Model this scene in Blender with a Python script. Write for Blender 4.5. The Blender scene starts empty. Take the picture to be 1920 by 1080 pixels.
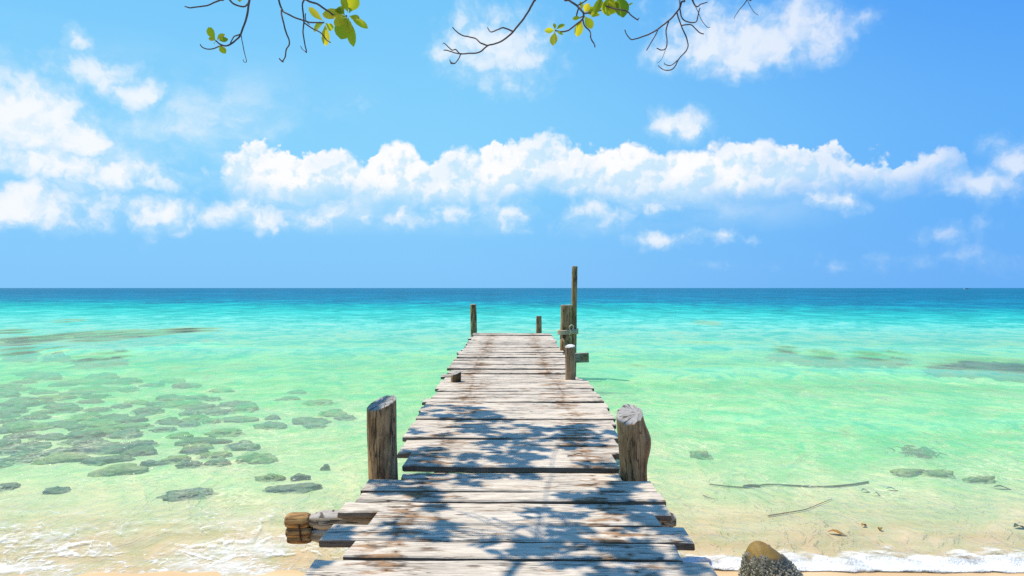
import bpy, bmesh, math, random
from mathutils import Vector, Matrix, noise as mn

R = math.radians
scene = bpy.context.scene
COL = scene.collection

# ------------------------------------------------------------------ camera
F = 1400.0                      # focal length in photo pixels (1920 wide)
CAMZ = 1.75
cam_d = bpy.data.cameras.new('camera')
cam_d.sensor_width = 36.0
cam_d.lens = F / 1920 * 36.0
cam_d.clip_start = 0.05
cam_d.clip_end = 200000
cam = bpy.data.objects.new('camera', cam_d)
cam.location = (0, 0, CAMZ)
cam.rotation_euler = (R(90), 0, 0)
COL.objects.link(cam)
scene.camera = cam

# ------------------------------------------------------------------ render
scene.render.engine = 'CYCLES'
scene.view_settings.view_transform = 'Standard'
scene.view_settings.look = 'None'
scene.view_settings.exposure = 0.35
scene.view_settings.gamma = 1.0
scene.cycles.max_bounces = 8
scene.cycles.transparent_max_bounces = 24
scene.cycles.caustics_reflective = False
scene.cycles.caustics_refractive = False
scene.cycles.use_denoising = False
scene.cycles.sample_clamp_direct = 8
scene.cycles.sample_clamp_indirect = 6

# ------------------------------------------------------------------ sun
SUN = Vector((-0.40, 0.17, 0.90)).normalized()      # towards the sun
sun_d = bpy.data.lights.new('sun', 'SUN')
sun_d.energy = 4.3
sun_d.angle = R(0.5)
sun_d.color = (1.0, 0.90, 0.74)
sun = bpy.data.objects.new('sun', sun_d)
sun.rotation_euler = (-SUN).to_track_quat('-Z', 'Y').to_euler()
sun.location = SUN * 60
COL.objects.link(sun)
SUN_EL = math.asin(SUN.z)
SUN_AZ = math.atan2(SUN.x, SUN.y)


# ------------------------------------------------------------------ node helpers
class NT:
    def __init__(s, tree):
        s.t = tree
        s.n = tree.nodes
        s.l = tree.links

    def new(s, kind, **kw):
        n = s.n.new(kind)
        for k, v in kw.items():
            setattr(n, k, v)
        return n

    def put(s, sock, v):
        if v is None:
            return
        if hasattr(v, 'is_output'):
            s.l.new(v, sock)
        else:
            sock.default_value = v

    def m(s, op, a, b=None, c=None, clamp=False):
        n = s.new('ShaderNodeMath', operation=op, use_clamp=clamp)
        s.put(n.inputs[0], a)
        s.put(n.inputs[1], b)
        s.put(n.inputs[2], c)
        return n.outputs[0]

    def v(s, op, a, b=None, c=None):
        n = s.new('ShaderNodeVectorMath', operation=op)
        s.put(n.inputs[0], a)
        if op == 'SCALE':
            s.put(n.inputs['Scale'], b)
        else:
            s.put(n.inputs[1], b)
            s.put(n.inputs[2], c)
        return n.outputs['Value'] if op in ('LENGTH', 'DOT_PRODUCT', 'DISTANCE') else n.outputs[0]

    def step(s, x, lo, hi, a=0.0, b=1.0):
        n = s.new('ShaderNodeMapRange', interpolation_type='SMOOTHSTEP')
        s.put(n.inputs['Value'], x)
        s.put(n.inputs['From Min'], lo)
        s.put(n.inputs['From Max'], hi)
        s.put(n.inputs['To Min'], a)
        s.put(n.inputs['To Max'], b)
        return n.outputs[0]

    def mix(s, f, a, b, mode='MIX'):
        n = s.new('ShaderNodeMix', data_type='RGBA', blend_type=mode)
        s.put(n.inputs['Factor'], f)
        s.put(n.inputs['A'], a if hasattr(a, 'is_output') else (*a, 1))
        s.put(n.inputs['B'], b if hasattr(b, 'is_output') else (*b, 1))
        return n.outputs['Result']

    dims = '3D'

    def noise(s, vec, scale, detail=4, rough=0.55, dist=0.0, color=False):
        n = s.new('ShaderNodeTexNoise', noise_dimensions=s.dims)
        s.put(n.inputs['Vector'], vec)
        s.put(n.inputs['Scale'], scale)
        n.inputs['Detail'].default_value = detail
        n.inputs['Roughness'].default_value = rough
        n.inputs['Distortion'].default_value = dist
        return n.outputs['Color' if color else 'Fac']

    def voro(s, vec, scale, feature='F1', detail=0.0, rough=0.5, out='Distance', smooth=None):
        n = s.new('ShaderNodeTexVoronoi', feature=feature, voronoi_dimensions=s.dims)
        s.put(n.inputs['Vector'], vec)
        s.put(n.inputs['Scale'], scale)
        if 'Detail' in n.inputs:
            n.inputs['Detail'].default_value = detail
            n.inputs['Roughness'].default_value = rough
        if smooth is not None and 'Smoothness' in n.inputs:
            n.inputs['Smoothness'].default_value = smooth
        return n.outputs[out]

    def xyz(s, x, y, z):
        n = s.new('ShaderNodeCombineXYZ')
        s.put(n.inputs[0], x)
        s.put(n.inputs[1], y)
        s.put(n.inputs[2], z)
        return n.outputs[0]

    def sep(s, v):
        n = s.new('ShaderNodeSeparateXYZ')
        s.put(n.inputs[0], v)
        return n.outputs

    def ramp(s, f, stops, interp='LINEAR'):
        n = s.new('ShaderNodeValToRGB')
        n.color_ramp.interpolation = interp
        e = n.color_ramp.elements
        while len(e) < len(stops):
            e.new(0.5)
        for el, (p, c) in zip(e, stops):
            el.position = p
            el.color = (*c, 1)
        s.put(n.inputs[0], f)
        return n.outputs[0]

    def curve(s, x, pts):
        n = s.new('ShaderNodeFloatCurve')
        c = n.mapping.curves[0]
        while len(c.points) < len(pts):
            c.points.new(0.5, 0.5)
        for p, (a, b) in zip(c.points, pts):
            p.location = (a, b)
            p.handle_type = 'AUTO'
        n.mapping.update()
        s.put(n.inputs['Value'], x)
        return n.outputs[0]

    def bump(s, h, strength, dist=0.01, normal=None):
        n = s.new('ShaderNodeBump')
        s.put(n.inputs['Height'], h)
        s.put(n.inputs['Strength'], strength)
        n.inputs['Distance'].default_value = dist
        s.put(n.inputs['Normal'], normal)
        return n.outputs[0]


def new_mat(name):
    m = bpy.data.materials.new(name)
    m.use_nodes = True
    m.node_tree.nodes.clear()
    return m, NT(m.node_tree)


def finish(nt, shader):
    o = nt.new('ShaderNodeOutputMaterial')
    nt.l.new(shader, o.inputs['Surface'])


def principled(nt, color, rough=0.8, normal=None, spec=0.3):
    p = nt.new('ShaderNodeBsdfPrincipled')
    nt.put(p.inputs['Base Color'], color if hasattr(color, 'is_output') else (*color, 1))
    nt.put(p.inputs['Roughness'], rough)
    nt.put(p.inputs['Normal'], normal)
    p.inputs['Specular IOR Level'].default_value = spec
    return p.outputs[0]


# ------------------------------------------------------------------ world: sky and clouds
def az_el(px, py):
    a = math.atan((px - 960) / F)
    e = math.atan((540 - py) / F * math.cos(a))
    return math.degrees(a), math.degrees(e)


world = bpy.data.worlds.new('World')
scene.world = world
world.use_nodes = True
wt = NT(world.node_tree)
wt.dims = '2D'
wt.n.clear()
SKY = 0.1
EXPO_K = 2 ** -scene.view_settings.exposure      # keep the sky as bright as photographed
tc = wt.new('ShaderNodeTexCoord')
X, Y, Z = wt.sep(tc.outputs['Generated'])
AZ = wt.m('MULTIPLY', wt.m('ARCTAN2', X, Y), 57.29578)
EL = wt.m('MULTIPLY', wt.m('ARCSINE', Z), 57.29578)
sky = wt.new('ShaderNodeTexSky', sky_type='NISHITA')
sky.sun_disc = False
sky.sun_elevation = SUN_EL
sky.sun_rotation = SUN_AZ
sky.altitude = 0
sky.air_density = 1.0
sky.dust_density = 0.3
sky.ozone_density = 2.0
# deep, polarised tropical blue: lighter to the left and in the middle heights
right = wt.step(AZ, -8, 40)
low = wt.step(EL, 0, 11)
high = wt.step(EL, 9, 26)
cl = wt.mix(low, (0.215, 0.56, 0.975), (0.25, 0.66, 0.985))
cl = wt.mix(high, cl, (0.17, 0.57, 0.975))
cr = wt.mix(low, (0.125, 0.42, 0.945), (0.125, 0.44, 0.965))
cr = wt.mix(high, cr, (0.055, 0.29, 0.94))
grad = wt.mix(right, cl, cr)
grad = wt.v('SCALE', grad, EXPO_K / SKY)
nishita = wt.mix(1.0, sky.outputs[0], (0.75, 1.0, 1.22), 'MULTIPLY')
f_n = wt.step(EL, 20, 60, 0.06, 0.55)
base = wt.mix(f_n, grad, nishita)

P = wt.xyz(AZ, EL, 0.0)
warp1 = wt.v('SUBTRACT', wt.noise(P, 0.22, 3, 0.5, color=True), (0.5, 0.5, 0.5))
warp2 = wt.v('SUBTRACT', wt.noise(P, 0.9, 4, 0.6, color=True), (0.5, 0.5, 0.5))
PW = wt.v('ADD', P, wt.v('MULTIPLY', warp1, (3.0, 1.7, 0)))
PW = wt.v('ADD', PW, wt.v('MULTIPLY', warp2, (1.1, 0.8, 0)))
PS = wt.v('ADD', P, wt.v('MULTIPLY', warp2, (0.8, 0.6, 0)))


def blobs(lst, vec):
    acc = None
    for (px, py, rx, ry, w) in lst:
        a, e = az_el(px, py)
        ra = 1.28 * math.degrees(math.atan(rx / F)) * math.cos(R(a)) ** 2
        re = 1.28 * math.degrees(math.atan(ry / F)) * math.cos(R(a))
        q = wt.v('MULTIPLY_ADD', vec, (1 / ra, 1 / re, 0), (-a / ra, -e / re, 0))
        d = wt.m('MULTIPLY_ADD', wt.v('LENGTH', q), -w, w)
        acc = d if acc is None else wt.m('MAXIMUM', acc, d)
    return acc


def puff(vec, scale, detail):
    return wt.voro(vec, scale, 'SMOOTH_F1', detail, 0.55, smooth=0.35)


# soft clouds: (photo x, y, radius x, radius y, weight)
SOFT = [(40, 215, 140, 84, 1.55), (140, 250, 84, 60, 1.3), (185, 140, 105, 46, 1.2), (255, 172, 75, 36, 1.1),
        (110, 312, 140, 44, 1.3), (225, 325, 120, 42, 1.15), (295, 342, 60, 40, 0.85), (50, 385, 130, 60, 1.15),
        (160, 385, 120, 50, 0.75), (300, 400, 90, 52, 1.05), (150, 75, 44, 30, 0.8), (10, 300, 50, 30, 0.6),
        (380, 342, 50, 34, 0.6), (470, 403, 150, 34, 1.0), (610, 405, 140, 30, 0.9), (770, 412, 70, 26, 0.8),
        (860, 404, 80, 30, 0.75), (960, 402, 50, 40, 0.75), (1115, 405, 90, 40, 0.85), (1230, 398, 70, 30, 0.55),
        (1270, 238, 78, 38, 0.95), (1560, 382, 75, 26, 0.95), (1860, 345, 110, 45, 0.95), (1920, 300, 90, 60, 0.9),
        (1900, 262, 120, 26, 0.5), (880, 70, 100, 66, 1.0), (950, 95, 120, 80, 1.05), (1010, 130, 60, 55, 0.6),
        (1400, 85, 190, 62, 1.4), (1500, 60, 110, 72, 1.3), (1320, 45, 100, 75, 0.7), (1610, 42, 60, 28, 0.6),
        (1230, 455, 75, 17, 0.9), (1335, 440, 60, 20, 0.75), (1400, 445, 40, 12, 0.5), (1650, 487, 110, 24, 0.5),
        (1800, 440, 110, 36, 0.45), (1820, 490, 190, 34, 0.45), (1380, 495, 90, 16, 0.4), (490, 182, 40, 22, 0.4),
        (690, 198, 28, 18, 0.35), (975, 432, 35, 10, 0.55)]
fs = blobs(SOFT, PW)
ns = wt.noise(PW, 0.55, 7, 0.58)
nl = wt.noise(PW, 0.22, 4, 0.5)
ps = puff(PS, 0.55, 3)
ds = wt.m('MULTIPLY_ADD', fs, 1.75, -0.12)
ds = wt.m('ADD', ds, wt.m('MULTIPLY', wt.m('SUBTRACT', ns, 0.5), 1.25))
ds = wt.m('ADD', ds, wt.m('MULTIPLY', wt.m('SUBTRACT', 0.40, ps), 0.5))
ds = wt.m('ADD', ds, wt.m('MULTIPLY', wt.m('SUBTRACT', nl, 0.5), 0.8))
as_ = wt.step(ds, -0.15, 1.45)
# wide thin veils to the left and under the bank
vn = wt.noise(wt.v('MULTIPLY', PW, (0.6, 1.2, 0)), 0.20, 6, 0.6)
vmask = wt.m('MULTIPLY', wt.step(EL, 3.6, 5.6), wt.step(EL, 10.0, 7.2))
vleft = wt.m('MULTIPLY', wt.m('MULTIPLY', wt.step(AZ, -8, -22), wt.step(EL, 3.5, 6.5)), wt.step(EL, 18, 12))
veil = wt.m('MULTIPLY', wt.step(vn, 0.32, 0.72, 0.0, 0.62), wt.m('MAXIMUM', wt.m('MULTIPLY', vmask, wt.step(AZ, 30, 5)), vleft))
as_ = wt.m('MAXIMUM', as_, veil)

# the long cumulus bank: crisp heads over a soft base
TOP = [(330, 345), (400, 345), (416, 300), (440, 266), (480, 252), (520, 268), (560, 280), (610, 272), (650, 266),
       (690, 285), (720, 266), (765, 247), (800, 290), (840, 276), (880, 264), (930, 248), (968, 262), (1000, 250),
       (1050, 240), (1085, 262), (1130, 272), (1185, 258), (1230, 270), (1300, 255), (1360, 262), (1435, 252),
       (1490, 276), (1540, 263), (1600, 287), (1660, 286), (1720, 278), (1785, 262), (1815, 296), (1850, 345), (1900, 350)]
BASE = [(330, 345), (400, 350), (430, 366), (520, 372), (640, 372), (760, 376), (860, 378), (960, 366), (1060, 360),
        (1160, 362), (1300, 358), (1460, 360), (1560, 358), (1660, 352), (1740, 340), (1815, 325), (1850, 345), (1900, 350)]


def prof(pts):
    out = []
    for px, py in pts:
        a, e = az_el(px, py)
        out.append(((a + 40) / 80, e / 20))
    return [(0, out[0][1])] + out + [(1, out[-1][1])]


u_az = wt.m('DIVIDE', wt.m('ADD', AZ, 40), 80)
topel = wt.m('MULTIPLY', wt.curve(u_az, prof(TOP)), 20)
basel = wt.m('MULTIPLY', wt.curve(u_az, prof(BASE)), 20)
pb = puff(PS, 0.36, 4)
pb2 = wt.voro(PS, 1.5, 'SMOOTH_F1', 2, 0.5, smooth=0.3)
nb = wt.noise(P, 0.9, 8, 0.62)
lump = wt.m('ADD', wt.m('MULTIPLY', wt.m('SUBTRACT', 0.42, pb), 1.5), wt.m('MULTIPLY', wt.m('SUBTRACT', 0.38, pb2), 0.30))
lump = wt.m('ADD', lump, wt.m('MULTIPLY', wt.m('SUBTRACT', nb, 0.5), 0.48))
lump = wt.m('ADD', lump, 0.55)
up = wt.m('ADD', wt.m('SUBTRACT', topel, EL), wt.m('MULTIPLY', lump, 0.95))
dn = wt.m('ADD', wt.m('SUBTRACT', EL, basel), wt.m('MULTIPLY', wt.m('SUBTRACT', ns, 0.5), 1.5))
dn = wt.m('ADD', dn, wt.m('MULTIPLY', wt.m('SUBTRACT', nl, 0.5), 1.6))
crisp = wt.step(nl, 0.38, 0.6, 0.95, 0.30)
a_top = wt.step(wt.m('DIVIDE', up, crisp), -0.05, 1.0)
a_dn = wt.step(dn, -0.9, 1.5)
inaz = wt.m('MULTIPLY', wt.step(wt.m('ADD', AZ, wt.m('MULTIPLY', lump, 0.8)), -21.7, -20.9), wt.step(AZ, 33.6, 29.0))
ab = wt.m('MULTIPLY', wt.m('MULTIPLY', a_top, a_dn), inaz)
# thinner, bluer parts inside the bank, thinner to the right
thin = wt.step(wt.noise(PW, 0.30, 5, 0.6), 0.34, 0.58, 0.80, 1.0)
thin = wt.m('MULTIPLY', thin, wt.step(AZ, 12, 34, 1.0, 0.68))
headlit = wt.step(up, 0.1, 2.4, 1.0, 0.0)
ab = wt.m('MULTIPLY', ab, wt.m('MAXIMUM', thin, wt.m('MULTIPLY', headlit, wt.step(AZ, 5, 34, 0.98, 0.75))))
# relief of the heads: density difference towards the sun's side
PO = wt.v('ADD', PS, (-0.42, 0.55, 0))
rel = wt.m('SUBTRACT', puff(PO, 0.36, 4), pb)
rel = wt.m('ADD', rel, wt.m('MULTIPLY', wt.m('SUBTRACT', nb, wt.noise(wt.v('ADD', P, (-0.35, 0.45, 0)), 0.9, 8, 0.62)), 0.6))
shade = wt.m('ADD', 0.885, wt.m('MULTIPLY', rel, 0.55))
shade = wt.m('ADD', shade, wt.m('MULTIPLY', headlit, 0.06))
shade = wt.m('SUBTRACT', shade, wt.step(dn, 1.6, 0.2, 0.0, 0.12))
shade = wt.m('MINIMUM', wt.m('MAXIMUM', shade, 0.70), 1.0)
cw = wt.mix(wt.step(shade, 0.70, 0.96), (0.66, 0.85, 0.985), (0.985, 0.99, 1.0))
cw = wt.v('SCALE', cw, EXPO_K / SKY)
rs = wt.m('SUBTRACT', wt.noise(wt.v('ADD', PW, (-0.5, 0.7, 0)), 0.55, 7, 0.58), ns)
lit = wt.m('ADD', as_, wt.m('MULTIPLY', rs, -1.3))
sw = wt.v('SCALE', wt.mix(wt.step(lit, 0.1, 1.0), (0.66, 0.86, 0.985), (0.97, 0.985, 1.0)), EXPO_K / SKY)
as_ = wt.m('MULTIPLY', as_, wt.step(rs, 0.18, -0.08, 0.84, 1.0))
as_ = wt.m('MULTIPLY', as_, wt.step(AZ, 14, 34, 0.93, 0.66))
as_ = wt.m('MULTIPLY', as_, wt.step(EL, 1.5, 4.5, 0.55, 1.0))
as_ = wt.m('MULTIPLY', as_, wt.step(EL, 11.5, 14, 1.0, 0.84))
col = wt.mix(as_, base, sw)
col = wt.mix(ab, col, cw)
bg = wt.new('ShaderNodeBackground')
wt.l.new(col, bg.inputs['Color'])
bg.inputs['Strength'].default_value = SKY
wo = wt.new('ShaderNodeOutputWorld')
wt.l.new(bg.outputs[0], wo.inputs['Surface'])
world.cycles.sampling_method = 'MANUAL'
world.cycles.sample_map_resolution = 512


# ------------------------------------------------------------------ object helpers
def mesh_obj(name, bm, mat=None, parent=None, loc=None, smooth=True):
    me = bpy.data.meshes.new(name)
    bm.normal_update()
    bm.to_mesh(me)
    bm.free()
    if smooth:
        for p in me.polygons:
            p.use_smooth = True
    if mat:
        for mm in (mat if isinstance(mat, (list, tuple)) else [mat]):
            me.materials.append(mm)
    o = bpy.data.objects.new(name, me)
    COL.objects.link(o)
    if loc is not None:
        o.location = loc
    if parent:
        o.parent = parent
    return o


def empty(name, loc=(0, 0, 0)):
    o = bpy.data.objects.new(name, None)
    o.empty_display_size = 0.1
    o.location = loc
    COL.objects.link(o)
    return o


def tag(o, label=None, cat=None, group=None, kind=None):
    if label:
        o['label'] = label
    if cat:
        o['category'] = cat
    if group:
        o['group'] = group
    if kind:
        o['kind'] = kind
    return o


def fbm(x, y, z=0.0, o=4):
    return mn.fractal(Vector((x, y, z)), 1.0, 2.0, o)


def sstep(x, a, b):
    t = max(0.0, min(1.0, (x - a) / (b - a)))
    return t * t * (3 - 2 * t)


def lerp_table(x, tab):
    if x <= tab[0][0]:
        return tab[0][1]
    for (a, va), (b, vb) in zip(tab, tab[1:]):
        if x <= b:
            t = (x - a) / (b - a)
            return va + (vb - va) * t
    return tab[-1][1]


# ------------------------------------------------------------------ shore profile
DEPTH = [(2.0, -0.42), (3.2, -0.20), (4.2, -0.055), (4.62, 0.0), (5.2, 0.035), (6.0, 0.09), (7.5, 0.19), (9.5, 0.30), (12, 0.44),
         (16, 0.66), (22, 0.95), (30, 1.40), (45, 2.6), (65, 4.6), (100, 8.5), (160, 12), (300, 14), (600, 16), (1e6, 16)]


def shore_shift(x):
    return 0.10 * math.sin(x * 1.1 + 0.4) + 0.06 * math.sin(x * 2.7 + 1.0) - 0.05 * sstep(-x, 0, 2.5)


def water_depth(x, y):
    d = y - shore_shift(x) * max(0.0, 1 - y / 30)
    # the water is deeper to the far right, shallower to the left
    t = x / max(y, 1)
    d *= 1 + 0.35 * sstep(t, 0.1, 0.7) * sstep(y, 20, 60) - 0.15 * sstep(-t, 0.1, 0.7) * sstep(y, 20, 60)
    v = lerp_table(d, DEPTH)
    return v


SHOALS = []


def seabed_z(x, y):
    # seen through the surface at a low angle the bed stands at its apparent depth, about a third of the real one
    v = min(water_depth(x, y), 2.6)
    v = v if v < 0 else v * 0.42
    if v > 0.03 and SHOALS:
        v *= 1 - 0.55 * min(1.0, max(0.0, shoal(x, y, False)))
    b = 0.012 * fbm(x * 0.9, y * 0.9, 3.1, 3) * sstep(y, 5.5, 8) + 0.005 * fbm(x * 5, y * 5, 1.7, 2)
    return -v + b * (1 if v > 0.05 or v < 0 else 0.6)


def fan_rows(d0, d1, k, dmin=0.04):
    rows = [d0]
    while rows[-1] < d1:
        rows.append(rows[-1] + max(dmin, rows[-1] * k))
    return rows


def sheet(name, rows, cols, zf, mat, attrs=None):
    verts, faces = [], []
    for y in rows:
        for t in cols:
            x = t * (y + 3)
            verts.append((x, y, zf(x, y)))
    n = len(cols)
    for i in range(len(rows) - 1):
        for j in range(n - 1):
            a = i * n + j
            faces.append((a, a + 1, a + n + 1, a + n))
    me = bpy.data.meshes.new(name)
    me.from_pydata(verts, [], faces)
    for p in me.polygons:
        p.use_smooth = True
    me.materials.append(mat)
    for nm, fn in (attrs or {}).items():
        at = me.attributes.new(nm, 'FLOAT', 'POINT')
        at.data.foreach_set('value', [fn(v[0], v[1]) for v in verts])
    me.update()
    o = bpy.data.objects.new(name, me)
    COL.objects.link(o)
    return o


# ------------------------------------------------------------------ where stones and reefs lie (photo pixels -> sea bed)
def surf_hit(px_, py_):
    """the same line of sight just under the surface, where stone and reef tops stand"""
    y = (CAMZ + 0.05) * F / (py_ - 540)
    return (px_ - 960) / F * y, y


def bed_hit(px_, py_):
    """where the line of sight through a photo pixel meets the sea bed"""
    t = (px_ - 960) / F
    s = (py_ - 540) / F
    lo_, hi_ = 3.0, 400.0
    for _ in range(60):
        mid = (lo_ + hi_) / 2
        if CAMZ - s * mid > seabed_z(t * mid, mid):
            lo_ = mid
        else:
            hi_ = mid
    return t * lo_, lo_


def zc(lst, ox, oy, s):
    return [(ox + a / s, oy + b / s, w / s, h_ / s) for a, b, w, h_ in lst]


FIELD = zc([(1290, 690, 180, 45), (1465, 685, 150, 30), (1600, 697, 110, 25), (1350, 742, 300, 40), (1510, 772, 260, 45), (1640, 805, 240, 40),
            (1160, 745, 120, 35), (1780, 742, 220, 40), (1830, 780, 170, 40), (1115, 805, 220, 55), (1270, 885, 170, 50), (1470, 860, 180, 40),
            (1590, 880, 120, 40), (1780, 865, 230, 35), (1425, 905, 140, 35), (1650, 632, 160, 25), (680, 712, 180, 30), (500, 785, 200, 40),
            (270, 842, 190, 40), (100, 875, 160, 30), (200, 930, 300, 60), (430, 905, 330, 40), (750, 900, 300, 50), (600, 865, 280, 35),
            (1010, 925, 280, 40), (760, 965, 250, 50), (940, 990, 230, 55), (650, 1050, 300, 45), (60, 1040, 140, 35), (130, 745, 240, 50),
            (440, 755, 200, 40), (180, 700, 200, 30), (400, 690, 250, 30), (720, 675, 220, 30), (720, 620, 300, 35), (960, 620, 160, 35),
            (1140, 585, 150, 26), (900, 560, 250, 26), (650, 560, 250, 40), (480, 575, 160, 36), (250, 495, 280, 26), (130, 620, 250, 28),
            (60, 590, 150, 26), (180, 555, 160, 22), (960, 535, 160, 22), (850, 840, 180, 34), (330, 640, 160, 24), (560, 650, 170, 24),
            (60, 830, 130, 34), (340, 800, 130, 30), (900, 760, 130, 26), (580, 930, 160, 40), (380, 1010, 240, 44), (180, 1000, 200, 40)], 0, 560, 4)
FIELD += zc([(70, 75, 150, 55), (250, 80, 200, 55), (740, 110, 320, 70), (470, 190, 300, 75), (130, 200, 220, 50), (720, 210, 200, 50),
             (1050, 130, 230, 55)], 0, 810, 4)
FIELD += zc([(1200, 568, 200, 36), (1130, 720, 230, 46), (1170, 758, 150, 32), (820, 760, 180, 42), (1395, 690, 140, 28), (950, 535, 160, 18),
             (840, 690, 100, 26), (580, 705, 230, 30)], 300, 600, 4)
SOLO = [(455, 831, 56, 15, 'lone brownish flat rock under water just right of the rock field', 'rock'),
        (355, 929, 86, 22, 'dark green submerged rock nearest the beach foam, left of the pier', 'rock'),
        (545, 918, 92, 16, 'long flat submerged rock close to the jutting cross beam', 'rock'),
        (225, 880, 80, 22, 'yellow green mossy rock under water, in front of the rock field', 'algae'),
        (625, 764, 48, 12, 'mossy green rock nearest the left stout post, under water', 'algae'),
        (480, 857, 60, 16, 'pale green mossy rock under water behind the lone brownish rock', 'algae'),
        (380, 821, 82, 12, 'narrow pale rock left of the lone brownish rock under water', 'rock'),
        (333, 858, 45, 12, 'small round mossy rock between the yellow green rock and the pale green one', 'algae'),
        (107, 922, 38, 12, 'small faint rock just beyond the foam at the far left', 'rock'),
        (15, 915, 36, 14, 'pale rock at the left edge of the photo, beyond the foam', 'rock'),
        (563, 895, 30, 9, 'small rock under water behind the long flat one by the beam', 'rock'),
        (505, 896, 42, 9, 'low greenish rock left of the small rock by the beam', 'algae'),
        (610, 876, 16, 9, 'tiny dark rock under water left of the stout left post', 'rock'),
        (557, 720, 32, 6, 'lone small rock far out between rock field and pier', 'rock'),
        (1316, 852, 34, 15, 'dark green rock under water right of the stout leaning post', 'algae'),
        (1700, 884, 62, 11, 'faint green flat rock under water, left of two at right', 'algae'),
        (1760, 888, 48, 12, 'faint green flat rock under water, right of two at right', 'algae'),
        (1838, 900, 56, 8, 'thin faint rock under water near the right edge', 'algae'),
        (1472, 657, 48, 6, 'leftmost of the dark reef patches right of the pier', 'reef'),
        (1542, 666, 54, 9, 'widest dark patch in the short row of reefs right of the pier', 'reef'),
        (1630, 668, 60, 6, 'thin dark reef patch right of the widest one in the row', 'reef'),
        (1682, 667, 26, 4, 'smallest reef patch at the right end of the row', 'reef'),
        (1773, 688, 56, 7, 'faint dark reef patch beside the big reef at right', 'reef'),
        (1900, 687, 150, 26, 'big dark reef under water at the right edge', 'reef'),
        (1327, 605, 56, 6, 'small dark reef patch far out right of the tall pole', 'reef'),
        (130, 601, 36, 5, 'small dark reef patch far out at upper left', 'reef')]
REEFS = zc([(90, 245, 180, 14), (150, 310, 240, 34), (60, 345, 180, 36), (330, 300, 220, 36), (470, 285, 240, 36), (620, 270, 240, 40), (790, 265, 220, 40),
            (730, 300, 240, 20), (930, 280, 180, 26), (1120, 262, 200, 34), (1260, 245, 220, 24), (1420, 236, 200, 16), (1560, 232, 160, 10), (980, 250, 160, 14),
            (420, 395, 80, 14), (680, 440, 160, 18), (860, 428, 120, 18), (150, 400, 160, 16)], 0, 560, 4)
_r = random.Random(404)
for _ in range(400):
    a, b = _r.uniform(-10, 430), _r.uniform(690, 872)
    if _r.random() > 1.15 - max(0, a) / 480:
        continue
    if all(((a - q[0]) / (q[2] * 0.5 + 26)) ** 2 + ((b - q[1]) / (q[3] * 0.5 + 4)) ** 2 > 1 for q in FIELD + [z[:4] for z in SOLO]):
        w = _r.uniform(28, 62)
        FIELD.append((a, b, w, w * _r.uniform(0.17, 0.24)))
SH = []
for (a, b, w, h_) in FIELD + [q[:4] for q in SOLO]:
    sx_, sy_ = surf_hit(a, b)
    SH.append((sx_, sy_, w / F * sy_ * 0.62, max(0.75 * h_ * sy_ * sy_ / F / CAMZ, 0.25), 0.12))
for (a, b, w, h_) in REEFS + [(q[0], q[1], q[2] * (1 if q[2] > 100 else 0.6), q[3] * 0.7) for q in SOLO if q[5] == 'reef']:
    sx_, sy_ = surf_hit(a, b)
    SH.append((sx_, sy_, w / F * sy_ * 0.62, max(0.62 * h_ * sy_ * sy_ / F / CAMZ, 0.6), 0.80))


SHOALS.extend(SH)


def shoal(x, y, broken=True):
    """how far rock and reef tops lift the bed towards the surface (0..1)"""
    m = 0.0
    for sx_, sy_, rx, ry, k in SHOALS:
        dy_ = (y - sy_) / ry
        if -1.6 < dy_ < 1.6:
            dx_ = (x - sx_) / rx
            if -1.6 < dx_ < 1.6:
                q = dx_ * dx_ + dy_ * dy_
                m = max(m, k * (1 - sstep(q, 0.35, 2.2)))
    return m * (0.85 + 0.5 * fbm(x * 0.9, y * 0.5, 6.6, 4)) if broken and y > 14 else m


# ------------------------------------------------------------------ sand
m_sand, nt = new_mat('wet_sand')
g = nt.new('ShaderNodeNewGeometry')
pos = g.outputs['Position']
n1 = nt.noise(pos, 1.3, 5, 0.6)
n2 = nt.noise(pos, 38, 4, 0.7)
n3 = nt.noise(nt.v('MULTIPLY', pos, (0.5, 2.0, 1)), 2.4, 4, 0.6)
c = nt.mix(n1, (0.50, 0.335, 0.17), (0.62, 0.43, 0.235))
c = nt.mix(nt.step(n3, 0.35, 0.7), c, (0.64, 0.48, 0.29))
c = nt.mix(nt.step(n2, 0.55, 0.75, 0, 0.28), c, (0.34, 0.24, 0.14))
zz = nt.sep(pos)[2]
zz0 = zz
c = nt.mix(nt.step(zz, -0.075, -0.005), (0.68, 0.60, 0.36), c)
# dark coral rubble and sea grass on the reef platforms
rf = nt.new('ShaderNodeAttribute', attribute_name='reef').outputs['Fac']
nr = nt.noise(nt.v('MULTIPLY', pos, (0.8, 0.6, 1)), 0.9, 5, 0.65)
c = nt.mix(nt.step(nt.m('ADD', rf, nt.m('MULTIPLY', nt.m('SUBTRACT', nr, 0.5), 1.3)), 0.22, 0.55, 0.0, 0.94), c, nt.mix(n3, (0.02, 0.03, 0.045), (0.07, 0.08, 0.075)))
finish(nt, principled(nt, c, 0.75, nt.bump(n2, 0.25, 0.004), 0.3))
COLS = [i / 110 * 1.15 for i in range(-110, 111)]
floor = sheet('sand', [1.0, 1.8, 2.4] + fan_rows(2.8, 60000, 0.022), COLS, seabed_z, m_sand,
              {'reef': lambda x, y: max(shoal(x / k, y / k, False) for k in (1.0, 1.06, 1.12)) if y > 13.5 else 0.0})
tag(floor, kind='structure')

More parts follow.
